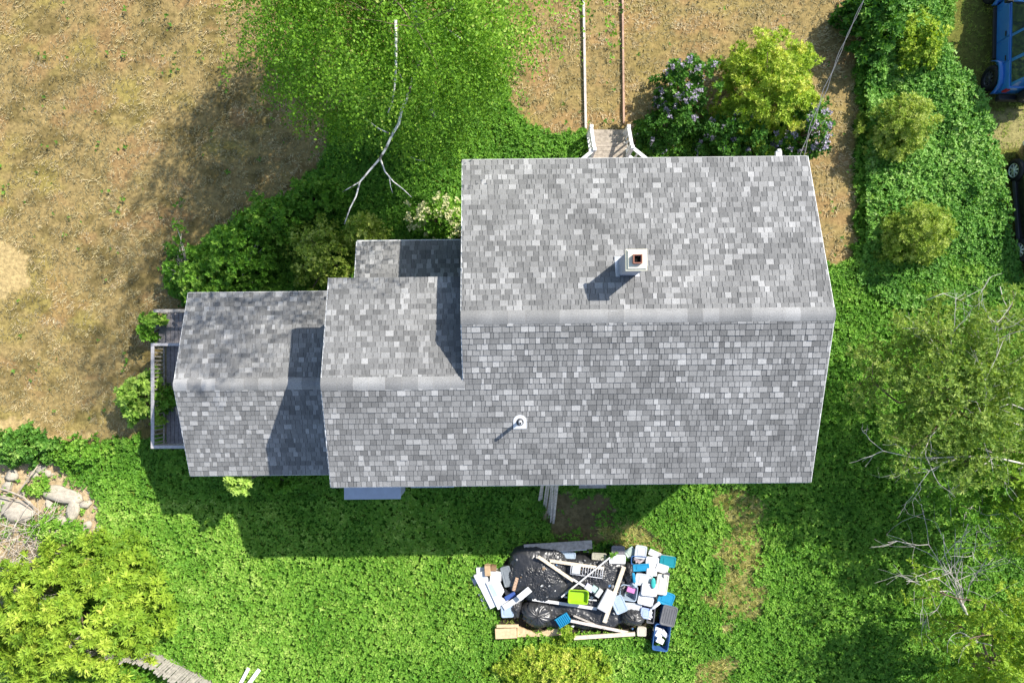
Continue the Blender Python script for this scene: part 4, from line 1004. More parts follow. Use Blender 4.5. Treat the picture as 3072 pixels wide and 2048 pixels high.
def lathe(u, v, z, prof, m, name, label, cat, sc=(1, 1), rot=(0, 0, 0), n=20):
    vs = []; fs = []
    for i in range(n):
        t = 2 * math.pi * i / n
        for r, zz_ in prof: vs.append((math.cos(t) * r * sc[0], math.sin(t) * r * sc[1], zz_))
    k = len(prof)
    for i in range(n):
        j = (i + 1) % n
        for q in range(k - 1): fs.append((i * k + q, j * k + q, j * k + q + 1, i * k + q + 1))
    o = MB().add(vs, fs, True).build(name, m); c = P(u, v, z); o.location = c; o.rotation_euler = rot; return tag(o, label, cat)
lathe(1997, 1722, .40, [(.001, .0), (.07, 0), (.12, .05), (.125, .06), (.11, .055), (.06, .015), (.001, .012)], m_glid, "dark_bowl", "dark round bowl lying at the right of the tubs", "bowl", rot=(.3, .2, 0))
lathe(1960, 1748, .56, [(.001, .03), (.12, .03), (.15, .02), (.16, .0), (.15, .0), (.001, .01)], mat("teal_oval", (.05, .40, .36), .4), "oval_lid", "teal oval lid lying on the white tubs", "lid", sc=(.5, 1.15))
lathe(1967, 1816, .50, [(.001, -.17), (.05, -.17), (.055, -.15), (.055, .1), (.03, .14), (.025, .18), (.001, .18)], mat("white_bottle", (.78, .76, .76), .4), "bottle", "white bottle lying beside the dark bag at the tubs", "bottle", rot=(math.radians(90), 0, math.radians(-50)))
slab(1902, 1733, 9, 30, 8, .4, .50, m_cyan, "plastic_scoop", "cyan plastic scoop upright among the tubs", "scoop", .03)
bag(1963, 1788, .14, .26, .50, "crumpled black bag between the white tubs and the blue one", 31)
bag(1900, 1752, .2, .16, .50, "clear crumpled plastic bag above the pink box", 41).data.materials[0] = m_frost
# wire rack
rk = thing("wire_rack", "white wire rack lying on the pile under the pale lath", "rack", P(1760, 1712, .60), math.radians(-8))
rm_ = mat("white_wire", (.74, .74, .76), .4); rw, rh = PX(96, .6), PX(30, .6)
for s in (-1, 1):
    MB().tube([(-rw / 2, s * rh / 2, .0), (rw / 2, s * rh / 2, 0)], .011, 6).build("frame_rod", rm_, rk); MB().tube([(s * rw / 2, -rh / 2, 0), (s * rw / 2, rh / 2, 0)], .011, 6).build("frame_rod", rm_, rk)
for k in range(8): MB().tube([(-rw * .12 + k * rw * .08, -rh / 2, .006), (-rw * .12 + k * rw * .08, rh / 2, .006)], .008, 5).build("wire", rm_, rk)
MB().box((-rw * .33, 0, .01), (rw * .26, rh * .8, .012)).build("plate", m_clear, rk)
# cyan ribbed basket
bk = thing("ribbed_basket", "bright cyan ribbed basket on the slumped black bag", "basket", P(1689, 1858, .50), math.radians(32))
MB().box((0, 0, .01), (PX(42, .5), PX(28, .5), .015)).build("base", m_cyan, bk)
for k in range(7): MB().box((-PX(18, .5) + PX(6, .5) * k, 0, .03), (.018, PX(26, .5), .03)).build("rib", m_cyan, bk)
for s in (-1, 1): MB().box((0, s * PX(14, .5), .035), (PX(42, .5), .02, .07)).build("side", m_cyan, bk)

# scraps strewn over and beside the pile
m_scrap = [mat("scrap_white", (.50, .50, .48), .8), mat("scrap_grey", (.22, .22, .22), .8), mat("scrap_brown", (.26, .18, .11), .9), mat("scrap_blue", (.08, .18, .34), .6), mat("scrap_black", (.03, .03, .03), .4)]
for ci, m_ in enumerate(m_scrap):
    mb = MB()
    for k in range((24, 20, 20, 6, 16)[ci]):
        u, v = random.gauss(1790, 150), random.gauss(1770, 75)
        if not (1440 < u < 2050 and 1640 < v < 1945): continue
        c = P(u, v, .3); z = heap_z(c.x, c.y) + .03 if 1540 < u < 1880 else random.uniform(.03, .12)
        s = random.uniform(.025, .085); a = random.uniform(0, 6.28); q = []
        for i in range(5): q.append((c.x + math.cos(a + i * 1.257) * s * random.uniform(.5, 1.2), c.y + math.sin(a + i * 1.257) * s * random.uniform(.5, 1.2), z + random.uniform(0, .05)))
        q.append((c.x, c.y, z + random.uniform(.02, .07))); q.append((c.x, c.y, z - .01))
        mb.add(q, [(i, (i + 1) % 5, 5) for i in range(5)] + [((i + 1) % 5, i, 6) for i in range(5)])
    tag(mb.build("litter", m_), ("white", "grey", "brown", "blue", "black")[ci] + " scraps of litter strewn over the rubbish pile", "litter", kind="stuff")

# ---------------------------------------------------------------- vegetation
lf_cover = leaf_mat("cover_leaf", [(0, (.055, .17, .014)), (.45, (.145, .335, .03)), (.8, (.25, .45, .055)), (1, (.42, .58, .12))], transl=.28)
lf_grass = leaf_mat("dry_blade", [(0, (.12, .094, .042)), (.3, (.29, .24, .115)), (.6, (.46, .385, .19)), (.85, (.51, .39, .22)), (1, (.62, .53, .33))], transl=.15)
lf_olive = leaf_mat("olive_blade", [(0, (.12, .19, .02)), (.5, (.28, .36, .05)), (1, (.48, .52, .12))], transl=.2)
lf_birch = leaf_mat("birch_leaf", [(0, (.08, .20, .012)), (.5, (.20, .40, .03)), (.85, (.34, .54, .06)), (1, (.50, .64, .14))], transl=.35)
lf_yel = leaf_mat("yellow_leaf", [(0, (.08, .19, .015)), (.4, (.23, .38, .03)), (.75, (.42, .55, .06)), (1, (.62, .64, .13))], transl=.3)
lf_dark = leaf_mat("dark_leaf", [(0, (.025, .09, .012)), (.5, (.075, .21, .025)), (.85, (.18, .37, .055)), (1, (.36, .54, .13))])
lf_box = leaf_mat("olive_leaf", [(0, (.06, .13, .014)), (.4, (.17, .29, .03)), (.75, (.34, .46, .065)), (1, (.52, .60, .16))])
lf_ivy = leaf_mat("ivy_leaf", [(0, (.045, .15, .02)), (.4, (.13, .32, .045)), (.8, (.26, .48, .09)), (1, (.44, .62, .2))])
lf_lilac = leaf_mat("lilac_bloom", [(0, (.20, .16, .26)), (.5, (.38, .34, .44)), (1, (.60, .56, .64))], transl=.15)
lf_white = leaf_mat("white_bloom", [(0, (.50, .50, .22)), (1, (.82, .80, .50))], transl=.15)
m_bark = mat("brown_bark", (.17, .12, .085), .95, var=.3, scale=12)
m_grybark = mat("grey_bark", (.54, .50, .45), .9, var=.25, scale=8)
bk_ = bpy.data.materials.new("birch_bark"); bk_.use_nodes = True; nt = bk_.node_tree; b = nt.nodes["Principled BSDF"]; b.inputs["Roughness"].default_value = .8
tc = nt.nodes.new("ShaderNodeTexCoord"); nz = nt.nodes.new("ShaderNodeTexNoise"); nz.inputs["Scale"].default_value = 5; nz.inputs["Detail"].default_value = 6
rp = nt.nodes.new("ShaderNodeValToRGB"); rp.color_ramp.elements[0].position = .36; rp.color_ramp.elements[0].color = (.10, .085, .075, 1); rp.color_ramp.elements[1].position = .46; rp.color_ramp.elements[1].color = (.66, .63, .58, 1)
nt.links.new(tc.outputs["Object"], nz.inputs[0]); nt.links.new(nz.outputs[0], rp.inputs[0]); nt.links.new(rp.outputs[0], b.inputs["Base Color"])
m_birch = bk_

HOUSE_R = [(-0.7, 7.85, -2.75, 5.1), (-4.35, -.6, -2.75, 2.1), (-4.2, -.6, 2, 3.6), (-9.15, -4.3, -2.75, 2.0), (P(458, 0, 1.27).x, -9.1, P(0, 1345, 1.27).y, P(0, 930, 1.27).y)]
def under_house(X, Y):
    c, s = math.cos(-ROT), math.sin(-ROT); x = X * c - Y * s; y = X * s + Y * c; r = np.zeros(X.shape, bool)
    for x0, x1, y0, y1 in HOUSE_R: r |= (x > x0) & (x < x1) & (y > y0) & (y < y1)
    return r
HEAP = [(1490, 1690), (1550, 1650), (1780, 1650), (1860, 1690), (1990, 1700), (2000, 1880), (1960, 1930), (1900, 1890), (1500, 1890)]
STEPS = [(1765, 415), (1885, 415), (1885, 520), (1765, 520)]
def scatter(n):
    u = rng.uniform(-160, 3240, n); v = rng.uniform(-170, 2220, n)
    X = (u - CU) / PPM; Y = (CV - v) / PPM
    ok = ~under_house(X, Y) & ~inpoly(u, v, STEPS)
    return u[ok], v[ok], X[ok], Y[ok]

# green cover
u, v, X, Y = scatter(250000); z_ = zones(u, v)
k = (z_ == 1) & ~inpoly(u, v, HEAP); k |= (z_ == 4) & (rng.random(len(u)) < .16); k |= (z_ == 3) & (rng.random(len(u)) < .05 + .5 * (fbm(u / 40, v / 40, 91) > .62))
k |= (z_ == 0) & (fbm(u / 34, v / 34, 93, 3) > .70) & (rng.random(len(u)) < .05)
u, v, X, Y = u[k], v[k], X[k], Y[k]; n = len(u)
hh = fbm(u / 55, v / 55, 101); h2 = fbm(u / 22, v / 22, 111)
zc = ground_z(X, Y) + .03 + .16 * hh * h2 * 2 + .05 * rng.random(n)
patch = fbm(u / 120, v / 120, 121)
left = np.clip((1500 - u) / 400, 0, 1) * (v > 1500)
tn = .48 + .28 * (hh - .5) * 2 + .30 * (h2 - .5) + .45 * (patch - .5) + .20 * left + rng.normal(0, .10, n)
tn += .25 * inpoly(u, v, [(1490, 2000), (1900, 1960), (2100, 1950), (2100, 2200), (1400, 2200)])
tn -= .10 * inpoly(u, v, G_BED)
tn[zones(u, v) == 0] -= .35
ax = np.stack([rng.normal(0, .3, n), rng.normal(0, .3, n), np.ones(n)], 1)
B, D, Nn = rosettes(np.stack([X, Y, zc], 1), ax, 4, spread=1.15)
kk = 4; sz = np.repeat(rng.uniform(.7, 1.3, n) * (.055 + .05 * patch + .04 * (rng.random(n) < .06)), kk)
tag(leaves("ground_cover", B, D, Nn, sz, sz * .58, np.repeat(tn, kk) + rng.normal(0, .07, n * kk), lf_cover, droop=.12), "leafy green ground cover round the house", "ground cover", kind="stuff")

# dry grass and olive lawn
def blades(name, mask_zone, nc, L0, W0, mt, tone_fn, per=4, el=(.15, .75), dir0=None, label="", prob=1.0):
    u, v, X, Y = scatter(nc); z_ = zones(u, v); k = np.isin(z_, mask_zone) & (rng.random(len(u)) < prob)
    u, v, X, Y = u[k], v[k], X[k], Y[k]; n = len(u)
    cl = fbm(u / 26, v / 20, 141)
    k = cl > .30 + .2 * rng.random(n); u, v, X, Y, cl = u[k], v[k], X[k], Y[k], cl[k]; n = len(u)
    base = np.stack([X, Y, ground_z(X, Y)], 1); base = np.repeat(base, per, 0); base[:, :2] += rng.normal(0, .025, (n * per, 2))
    th = (dir0 if dir0 is not None else 0) + rng.normal(0, .9 if dir0 is not None else 9, n * per) + np.repeat((fbm(u / 90, v / 90, 151) - .5) * 4, per)
    e = rng.uniform(el[0], el[1], n * per)
    D = np.stack([np.cos(th) * np.cos(e), np.sin(th) * np.cos(e), np.sin(e)], 1)
    Nn = np.stack([-np.cos(th) * np.sin(e), -np.sin(th) * np.sin(e), np.cos(e)], 1) + rng.normal(0, .3, (n * per, 3))
    Ls = np.repeat(rng.uniform(.6, 1.3, n) * L0, per) * rng.uniform(.7, 1.2, n * per)
    tn = np.repeat(tone_fn(u, v, cl), per) + rng.normal(0, .10, n * per)
    tag(leaves(name, base, D, Nn, Ls, W0, tn, mt, fold=.1), label, "grass", kind="stuff")
def dry_tone(u, v, cl):
    a = fbm(u / 130, v / 90, 31); b_ = fbm(u / 45, v / 30, 41); c = fbm(u / 90, v / 60, 77)
    t = .46 + 1.2 * (cl - .5) - .7 * np.clip(.49 - b_, 0, 1) + .2 * (a - .5)
    return t + .24 * np.clip((c - .57) * 8, 0, 1) + .06 * np.clip((u - 1450) / 300, 0, 1)
blades("dry_grass", [0], 80000, .15, .022, lf_grass, dry_tone, dir0=-.5, label="dry straw-coloured lawn grass")
blades("straw_grass", [4], 90000, .26, .018, leaf_mat("straw_blade", [(0, (.18, .23, .035)), (.4, (.38, .40, .08)), (.8, (.58, .54, .19)), (1, (.74, .66, .34))], transl=.2), lambda u, v, cl: .38 + .8 * (cl - .2), per=9, el=(.2, 1.0), dir0=1.0, label="long yellowing grass strip between green cover and house")
blades("lawn_grass", [2], 60000, .10, .02, lf_olive, lambda u, v, cl: .45 + .6 * (cl - .5) + .2 * (fbm(u / 60, v / 60, 71) - .5), per=5, label="short olive lawn beside the parked cars")

u0_ = lambda u, v, cl: .40 + .7 * (cl - .5) + .5 * (fbm(u / 100, v / 100, 171) - .5)
blades("weed_grass", [1], 70000, .17, .016, lf_olive, u0_, per=4, el=(.3, 1.1), label="weedy grass growing through the green cover", prob=.55)
# shrubs
def mk_stems(t, origin, tips, r0, m, name="stem"):
    mb = MB()
    for p in tips:
        p = Vector(p); o_ = Vector((random.uniform(-.08, .08), random.uniform(-.08, .08), 0)); mid = o_.lerp(p, .5) + Vector((random.uniform(-.1, .1), random.uniform(-.1, .1), .12 * p.z))
        mb.tube([o_, mid, p], [r0, r0 * .65, r0 * .25], 5)
    return mb.build(name, m, t)
def shrub(name, label, cat, u, v, rxp, ryp, ztop, m, nclump, per, Ls, Wr=.5, cr=.22, spread=.9, tone0=.5, zlow=.15, stems=7, group=None, kros=6, bark=None, shell=.45, flowers=None, tvar=.24, rough=.75):
    zm = ztop * .62; c = P(u, v, zm); rx, ry = PX(rxp, zm), PX(ryp, zm)
    t = thing(name, label, cat, (c.x, c.y, 0), group=group)
    d = rand_unit(nclump); d[:, 2] = np.abs(d[:, 2]); lat = .25 + .75 * rng.random(nclump)
    rad = (shell + (1 - shell) * rng.random(nclump) ** .6) * (1 - rough / 2 + rough * fbm(np.arctan2(d[:, 1], d[:, 0]) * 2.2 + u, d[:, 2] * 3 + v, int(u) % 97))
    cen = d * rad[:, None] * np.array([rx, ry, ztop - zlow]); cen[:, 2] += zlow
    n = nclump * per
    out = np.repeat(d, per, 0); off = rand_unit(n) * (rng.random(n) ** .5)[:, None] * cr; off[:, 2] *= .6
    pc = np.repeat(cen, per, 0) + off + out * .02; pc[:, 2] = np.maximum(pc[:, 2], .03)
    ax = out * .6 + rng.normal(0, .35, (n, 3)) + np.array([0, 0, .55])
    B, D, Nn = rosettes(pc, ax, kros, spread=spread)
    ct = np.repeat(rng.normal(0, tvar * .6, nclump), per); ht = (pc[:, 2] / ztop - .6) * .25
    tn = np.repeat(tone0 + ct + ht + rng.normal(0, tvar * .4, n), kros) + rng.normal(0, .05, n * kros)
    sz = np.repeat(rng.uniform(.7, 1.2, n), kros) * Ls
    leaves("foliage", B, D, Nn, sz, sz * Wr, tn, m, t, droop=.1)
    idx = rng.choice(nclump, min(stems, nclump), replace=False)
    mk_stems(t, None, cen[idx] * .92, .012 + .012 * ztop, bark or m_bark)
    if flowers:
        fm_, fn, fs = flowers; sel = rng.choice(nclump, min(fn, nclump), replace=False)
        fc_ = np.repeat(cen[sel] + d[sel] * .12 + np.array([0, 0, .06]), 14, 0) + rng.normal(0, fs, (len(sel) * 14, 3)) * np.array([1, 1, 1.3])
        B, D, Nn = rosettes(fc_, rand_unit(len(fc_)) * .5 + np.array([0, 0, .8]), 4, spread=1.1)
        leaves("blossom", B, D, Nn, .05, .04, rng.random(len(B)), fm_, t)
    return t
# front of the house
shrub("shrub", "bright yellow-green feathery shrub in front of the house", "shrub", 2325, 255, 165, 175, 2.7, lf_yel, 340, 15, .13, .32, .24, tone0=.62, kros=7)
shrub("lilac", "lilac with pale purple blossom nearest the dry path", "lilac", 2070, 245, 88, 95, 2.5, lf_dark, 90, 14, .11, .6, .2, tone0=.5, flowers=(lf_lilac, 46, .05), shell=.4)
shrub("lilac", "low dark lilac between white rail and yellow-green shrub", "lilac", 2010, 385, 100, 70, 1.7, lf_dark, 90, 12, .10, .55, .2, tone0=.36, flowers=(lf_lilac, 12, .04), shell=.35)
shrub("lilac", "dark lilac directly under the yellow-green shrub, by the front eave", "lilac", 2220, 405, 130, 75, 1.9, lf_dark, 130, 14, .11, .6, .22, tone0=.45, flowers=(lf_lilac, 26, .045), shell=.4)
shrub("lilac", "lilac with purple blossom under the service wire", "lilac", 2430, 370, 80, 90, 2.2, lf_dark, 90, 12, .10, .6, .2, tone0=.55, flowers=(lf_lilac, 52, .05), shell=.4)
# beside the wing
shrub("shrub", "olive small-leaved shrub against the wing corner", "shrub", 955, 755, 105, 105, 2.1, lf_box, 260, 12, .075, .6, .16, tone0=.7)
shrub("shrub", "pale olive shrub above the porch roof edge", "shrub", 1085, 690, 60, 55, 2.0, lf_box, 90, 12, .075, .6, .16, tone0=.75)
shrub("flowering_shrub", "shrub with cream-white blossom beside the porch roof", "shrub", 1312, 645, 90, 60, 2.0, lf_cover, 110, 12, .09, .55, .18, tone0=.62, flowers=(lf_white, 80, .05))
shrub("shrub", "loose mid-green bush above the low addition roof", "shrub", 690, 770, 130, 100, 2.2, lf_cover, 130, 12, .12, .6, .24, tone0=.42, shell=.35, bark=m_grybark, stems=18)
shrub("shrub", "bright-leaved bush at the corner of the low addition", "shrub", 590, 850, 75, 70, 1.9, lf_cover, 80, 12, .12, .6, .22, tone0=.58, shell=.4, bark=m_grybark, stems=14)
shrub("shrub", "sparse twiggy bush on the lawn edge left of the low addition", "shrub", 525, 800, 50, 120, 1.2, lf_cover, 40, 9, .10, .55, .2, tone0=.4, shell=.3, bark=m_grybark, stems=34)
shrub("shrub", "green bush between lawn shade and the loose mid-green bush", "shrub", 800, 660, 110, 70, 1.5, lf_cover, 110, 12, .11, .55, .22, tone0=.55, shell=.35, bark=m_grybark, stems=10)
shrub("shrub", "low green bush under the drooping birch limb", "shrub", 930, 590, 110, 60, 1.1, lf_cover, 100, 12, .10, .55, .22, tone0=.5, shell=.35)
# by the deck
shrub("shrub", "bright green bush growing through the deck rail", "shrub", 418, 1198, 82, 82, 1.5, lf_cover, 70, 12, .15, .55, .2, tone0=.88, kros=6, tvar=.12)
shrub("shrub", "small bright sapling at the deck's open end", "shrub", 450, 975, 46, 42, 1.3, lf_cover, 26, 9, .13, .55, .16, tone0=.66, stems=5)
shrub("shrub", "darker leafy shoot reaching over the deck rail", "shrub", 492, 1200, 34, 34, 1.3, lf_cover, 20, 9, .13, .55, .14, tone0=.5, stems=5)
shrub("shrub", "yellow-tipped sapling under the low addition's rear eave", "shrub", 738, 1440, 36, 26, 2.8, lf_cover, 22, 7, .15, .5, .12, tone0=.95, stems=5, zlow=2.2)
shrub("shrub", "shaded green sapling beside the yellow-tipped one", "shrub", 842, 1446, 42, 30, 1.0, lf_cover, 26, 9, .12, .5, .15, tone0=.5, stems=5)
# lower left
shrub("shrub", "dark leafy bush at the left edge above the rocks", "shrub", 60, 1335, 110, 50, .9, lf_dark, 110, 12, .11, .6, .2, tone0=.62)
shrub("shrub", "low green bush right of the dark one above the rocks", "shrub", 230, 1360, 90, 40, .5, lf_cover, 60, 10, .10, .6, .2, tone0=.5)
shrub("shrub", "weedy clump growing amid the left rocks", "shrub", 170, 1590, 90, 35, .45, lf_cover, 60, 12, .09, .5, .18, tone0=.62)
shrub("shrub", "low weeds between the rounded rocks and the slab", "shrub", 112, 1462, 40, 26, .3, lf_cover, 22, 9, .09, .5, .16, tone0=.6)
shrub("sumac", "large yellow-leaved shrub filling the lower left corner", "shrub", 175, 1880, 320, 235, 2.1, lf_yel, 400, 10, .20, .26, .24, tone0=.50, kros=9, spread=1.05, tvar=.22, rough=.5)
shrub("sumac", "yellow-green shrub between brush pile and green cover", "shrub", 300, 1705, 170, 100, 1.5, lf_yel, 140, 10, .16, .28, .22, tone0=.40, kros=9, spread=1.05, tvar=.2)
shrub("shrub", "dark green clump below the curved fence", "shrub", 330, 2020, 130, 50, .6, lf_cover, 90, 12, .11, .6, .2, tone0=.38)
shrub("shrub", "yellowish fine-leaved shrub at the bottom below the rubbish pile", "shrub", 1650, 2005, 178, 70, .6, lf_yel, 230, 12, .11, .3, .18, tone0=.66, kros=7)
shrub("shrub", "small yellowish sprig over the torn plywood", "shrub", 1688, 1905, 30, 28, .6, lf_yel, 16, 9, .12, .3, .12, tone0=.5, kros=7, stems=4)
shrub("shrub", "low dark plant behind the tubs in the straw grass", "shrub", 1822, 1660, 26, 18, .5, lf_dark, 14, 8, .10, .5, .1, tone0=.5, stems=3)
# right bank
HEDGE = [(2578, -160), (2770, -160), (2790, 60), (2830, 150), (2852, 205), (2915, 290), (2955, 410), (2975, 500), (2990, 600), (3010, 700), (3050, 830), (3000, 900), (2700, 930), (2560, 850), (2582, 780), (2578, 400)]
hd = thing("ivy_hedge", "long bank of ivy along the right side of the dry passage", "hedge", P(2760, 450, 0)); h0 = np.array(hd.location)
n = 26000; u = rng.uniform(2540, 3060, n); v = rng.uniform(-160, 930, n)
zt = .25 + .55 * fbm(u / 70, v / 70, 201) + .12 * vnoise(u / 22, v / 22, 202); zt *= np.clip((900 - v) / 250, .35, 1)
zt *= rng.uniform(.55, 1.0, n)
ju = u + (fbm(u / 50, v / 50, 203) - .5) * 26; k = inpoly(ju, v, HEDGE); u, v, zt = u[k], v[k], zt[k]; n = len(u)
X = (u - CU) / PPM; Y = (CV - v) / PPM
pc = np.stack([X, Y, zt], 1) - h0
B, D, Nn = rosettes(pc, np.stack([rng.normal(0, .4, n), rng.normal(0, .4, n), np.ones(n)], 1), 4, spread=1.1)
tn = np.repeat(.58 + .5 * (fbm(u / 40, v / 40, 204) - .5) * 2 + .25 * (zt - .5) + rng.normal(0, .12, n), 4)
leaves("foliage", B, D, Nn, np.repeat(rng.uniform(.07, .12, n), 4), .06, tn, lf_ivy, hd, droop=.1)
mk_stems(hd, None, [((uu - CU) / PPM - h0[0], (CV - vv_) / PPM - h0[1], .3) for uu, vv_ in ((2620, 300), (2700, 500), (2800, 700), (2720, 100))], .02, m_bark)
shrub("shrub", "upper of two rounded fine-leaved shrubs in the ivy bank", "shrub", 2715, 375, 98, 92, 1.7, lf_box, 300, 18, .085, .32, .16, tone0=.72, kros=6)
shrub("shrub", "lower of two rounded fine-leaved shrubs in the ivy bank", "shrub", 2765, 690, 112, 100, 1.7, lf_box, 330, 18, .085, .32, .16, tone0=.72, kros=6)
shrub("shrub", "yellow-tinged broad-leaved shrub at the upper end of the ivy bank", "shrub", 2765, 125, 75, 85, 1.6, lf_yel, 110, 12, .10, .5, .2, tone0=.5)
shrub("shrub", "dark broad-leaved shrub at the top edge beside the wire", "shrub", 2640, 55, 85, 110, 1.8, lf_dark, 130, 10, .16, .6, .22, tone0=.52)

# ---------------------------------------------------------------- trees
def grow(mb, p, d, ln, r, depth, tips, curl=.25, kids=(2, 3), bend=Vector((0, 0, 0))):
    pts = [p.copy()]; n = 4; q = p.copy(); dd = d.copy()
    for i in range(n):
        dd = (dd + Vector((random.gauss(0, curl), random.gauss(0, curl), random.gauss(0, curl * .6))) * .5 + bend * .12).normalized(); q = q + dd * ln / n; pts.append(q.copy())
    mb.tube(pts, [r * (1 - .5 * i / n) for i in range(n + 1)], 6 if r > .03 else 4, cap=False)
    if depth == 0: tips += [pts[-1], pts[2]]; return
    for k in range(random.randint(*kids)):
        i = random.randint(2, n); nd = (dd + Vector((random.gauss(0, .75), random.gauss(0, .75), random.gauss(0, .35)))).normalized()
        grow(mb, pts[i], nd, ln * random.uniform(.5, .75), r * .55, depth - 1, tips, curl, kids, bend)
def clump_leaves(t, cen, per, cr, m, Ls, Wr, kros, tone0, tvar=.2, spread=.9, droop=.15):
    cen = np.asarray(cen); nc = len(cen); n = nc * per
    pc = np.repeat(cen, per, 0) + rand_unit(n) * (rng.random(n) ** .6)[:, None] * cr
    B, D, Nn = rosettes(pc, rng.normal(0, .5, (n, 3)) + np.array([0, 0, .7]), kros, spread=spread)
    tn = np.repeat(tone0 + np.repeat(rng.normal(0, tvar * .6, nc), per) + rng.normal(0, tvar * .4, n), kros)
    sz = np.repeat(rng.uniform(.7, 1.2, n), kros) * Ls
    leaves("crown", B, D, Nn, sz, sz * Wr, tn, m, t, droop=droop)
def bushy_tree(name, label, bu, bv, crown, m, nclump, per, Ls, Wr, tone0, limbs=7, bark=None, bare=5, kros=6, cr=.3, group=None, shell=.3, keep=None):
    """crown = (u, v, z centre, rx px, ry px, rz m)"""
    g = P(bu, bv, 0); t = thing(name, label, "tree", g, group=group)
    cu_, cv_, cz_, rx, ry, rz_ = crown; c = P(cu_, cv_, cz_) - g; rx, ry = PX(rx, cz_), PX(ry, cz_)
    mb = MB(); tips = []
    top = Vector((c.x * .6, c.y * .6, cz_ * .75)); mb.tube([(0, 0, 0), (top.x * .3, top.y * .3, top.z * .5), top], [.13, .10, .07], 8)
    for k in range(limbs):
        a = 2 * math.pi * k / limbs + random.uniform(-.4, .4); tgt = c + Vector((math.cos(a) * rx * .75, math.sin(a) * ry * .75, rz_ * random.uniform(-.2, .6)))
        s0 = Vector((0, 0, 0)).lerp(top, random.uniform(.5, 1)); grow(mb, s0, (tgt - s0).normalized(), (tgt - s0).length * .8, .045, 2, tips)
    mb.build("trunk", bark or m_bark, t)
    d = rand_unit(nclump); d[:, 2] = np.where(rng.random(nclump) < .75, np.abs(d[:, 2]), d[:, 2]); rad = (shell + (1 - shell) * rng.random(nclump) ** .7) * (.75 + .5 * fbm(np.arctan2(d[:, 1], d[:, 0]) * 2 + cu_, d[:, 2] * 2.5 + cv_, 7))
    cen = np.array(c) + d * rad[:, None] * np.array([rx, ry, rz_]); cen = np.concatenate([cen, np.array([tuple(q) for q in tips])]) if tips else cen
    if keep is not None: cen = cen[rng.random(len(cen)) < keep]
    cen[:, 2] = np.maximum(cen[:, 2], .2)
    clump_leaves(t, cen, per, cr, m, Ls, Wr, kros, tone0)
    if bare:
        tp = []
        for k in range(bare):
            bb = MB(); a = random.uniform(0, 6.28); s0 = c + Vector((math.cos(a) * rx * .35, math.sin(a) * ry * .35, rz_ * .3)); grow(bb, s0, Vector((math.cos(a), math.sin(a), .25)).normalized(), rx * .5, .02, 2, tp, curl=.38)
            bb.build("bare_branch", m_grybark, t)
    return t
bushy_tree("willow_tree", "big feathery green tree on the right with bare grey branches", 2790, 1180, (2860, 1180, 3.4, 270, 285, 1.8), leaf_mat("willow_leaf", [(0, (.07, .15, .02)), (.4, (.18, .30, .045)), (.75, (.32, .44, .09)), (1, (.52, .58, .20))], transl=.35), 420, 12, .13, .3, .58, limbs=9, bare=10, kros=7, cr=.34, group="trees on the right")
bushy_tree("willow_tree", "yellow-green tree at the right edge below the big feathery one", 3090, 1480, (3105, 1500, 3.2, 140, 180, 1.6), lf_yel, 100, 10, .13, .32, .45, limbs=5, bare=3, kros=7, cr=.3, group="trees on the right")
bushy_tree("willow_tree", "yellow tree in the lower right corner with bare grey branches", 2930, 1960, (2990, 1960, 3.0, 200, 215, 1.8), lf_yel, 240, 11, .13, .32, .5, limbs=7, bare=8, kros=7, cr=.28, group="trees on the right")
bushy_tree("willow_tree", "low olive tree in the shade between the two big right trees", 2960, 1420, (2930, 1430, 2.4, 190, 150, 1.3), lf_cover, 120, 11, .14, .35, .55, limbs=6, bare=6, kros=6, cr=.3, group="trees on the right")
bt_ = bpy.data.objects["willow_tree"]; g = Vector(bt_.location)
for pts, r in (([(3090, 1395, 3.6), (2990, 1372, 3.8), (2900, 1368, 3.9), (2820, 1372, 3.9), (2740, 1372, 3.8), (2650, 1352, 3.6), (2608, 1318, 3.5)], .03), ([(2900, 1368, 3.9), (2840, 1385, 3.9), (2790, 1410, 3.8), (2760, 1450, 3.7), (2735, 1490, 3.5)], .018), ([(2980, 1372, 3.8), (2930, 1410, 3.8), (2890, 1440, 3.7), (2862, 1458, 3.6)], .016),
               ([(2950, 1225, 4.2), (2958, 1180, 4.5), (2955, 1140, 4.7), (2990, 1070, 4.8), (3010, 1020, 4.8)], .02), ([(2955, 1290, 4.2), (2945, 1245, 4.4), (2930, 1205, 4.5)], .014), ([(3080, 1230, 4.2), (3030, 1210, 4.3), (2990, 1225, 4.3), (2960, 1250, 4.2)], .02), ([(2790, 1410, 3.8), (2740, 1400, 3.7), (2690, 1420, 3.5)], .012),
               ([(2780, 900, 3.6), (2830, 880, 3.8), (2880, 900, 3.8), (2920, 880, 3.7)], .014), ([(3000, 860, 3.4), (3010, 900, 3.6), (3030, 940, 3.7)], .013), ([(3072, 1180, 4.0), (3010, 1110, 4.2), (2960, 1080, 4.3)], .012)):
    q = [P(*p) - g for p in pts]; n = len(q); MB().tube(q, [r * (1 - .75 * i / (n - 1)) for i in range(n)], 6).build("bare_branch", m_grybark, bt_)
    for k in range(1, n):
        mb = MB(); grow(mb, q[k], (q[k] - q[k - 1] + Vector((random.gauss(0, .3), random.gauss(0, .3), .1))).normalized(), random.uniform(.35, .7), r * .4, 1, [], curl=.4); mb.build("twig", m_grybark, bt_)
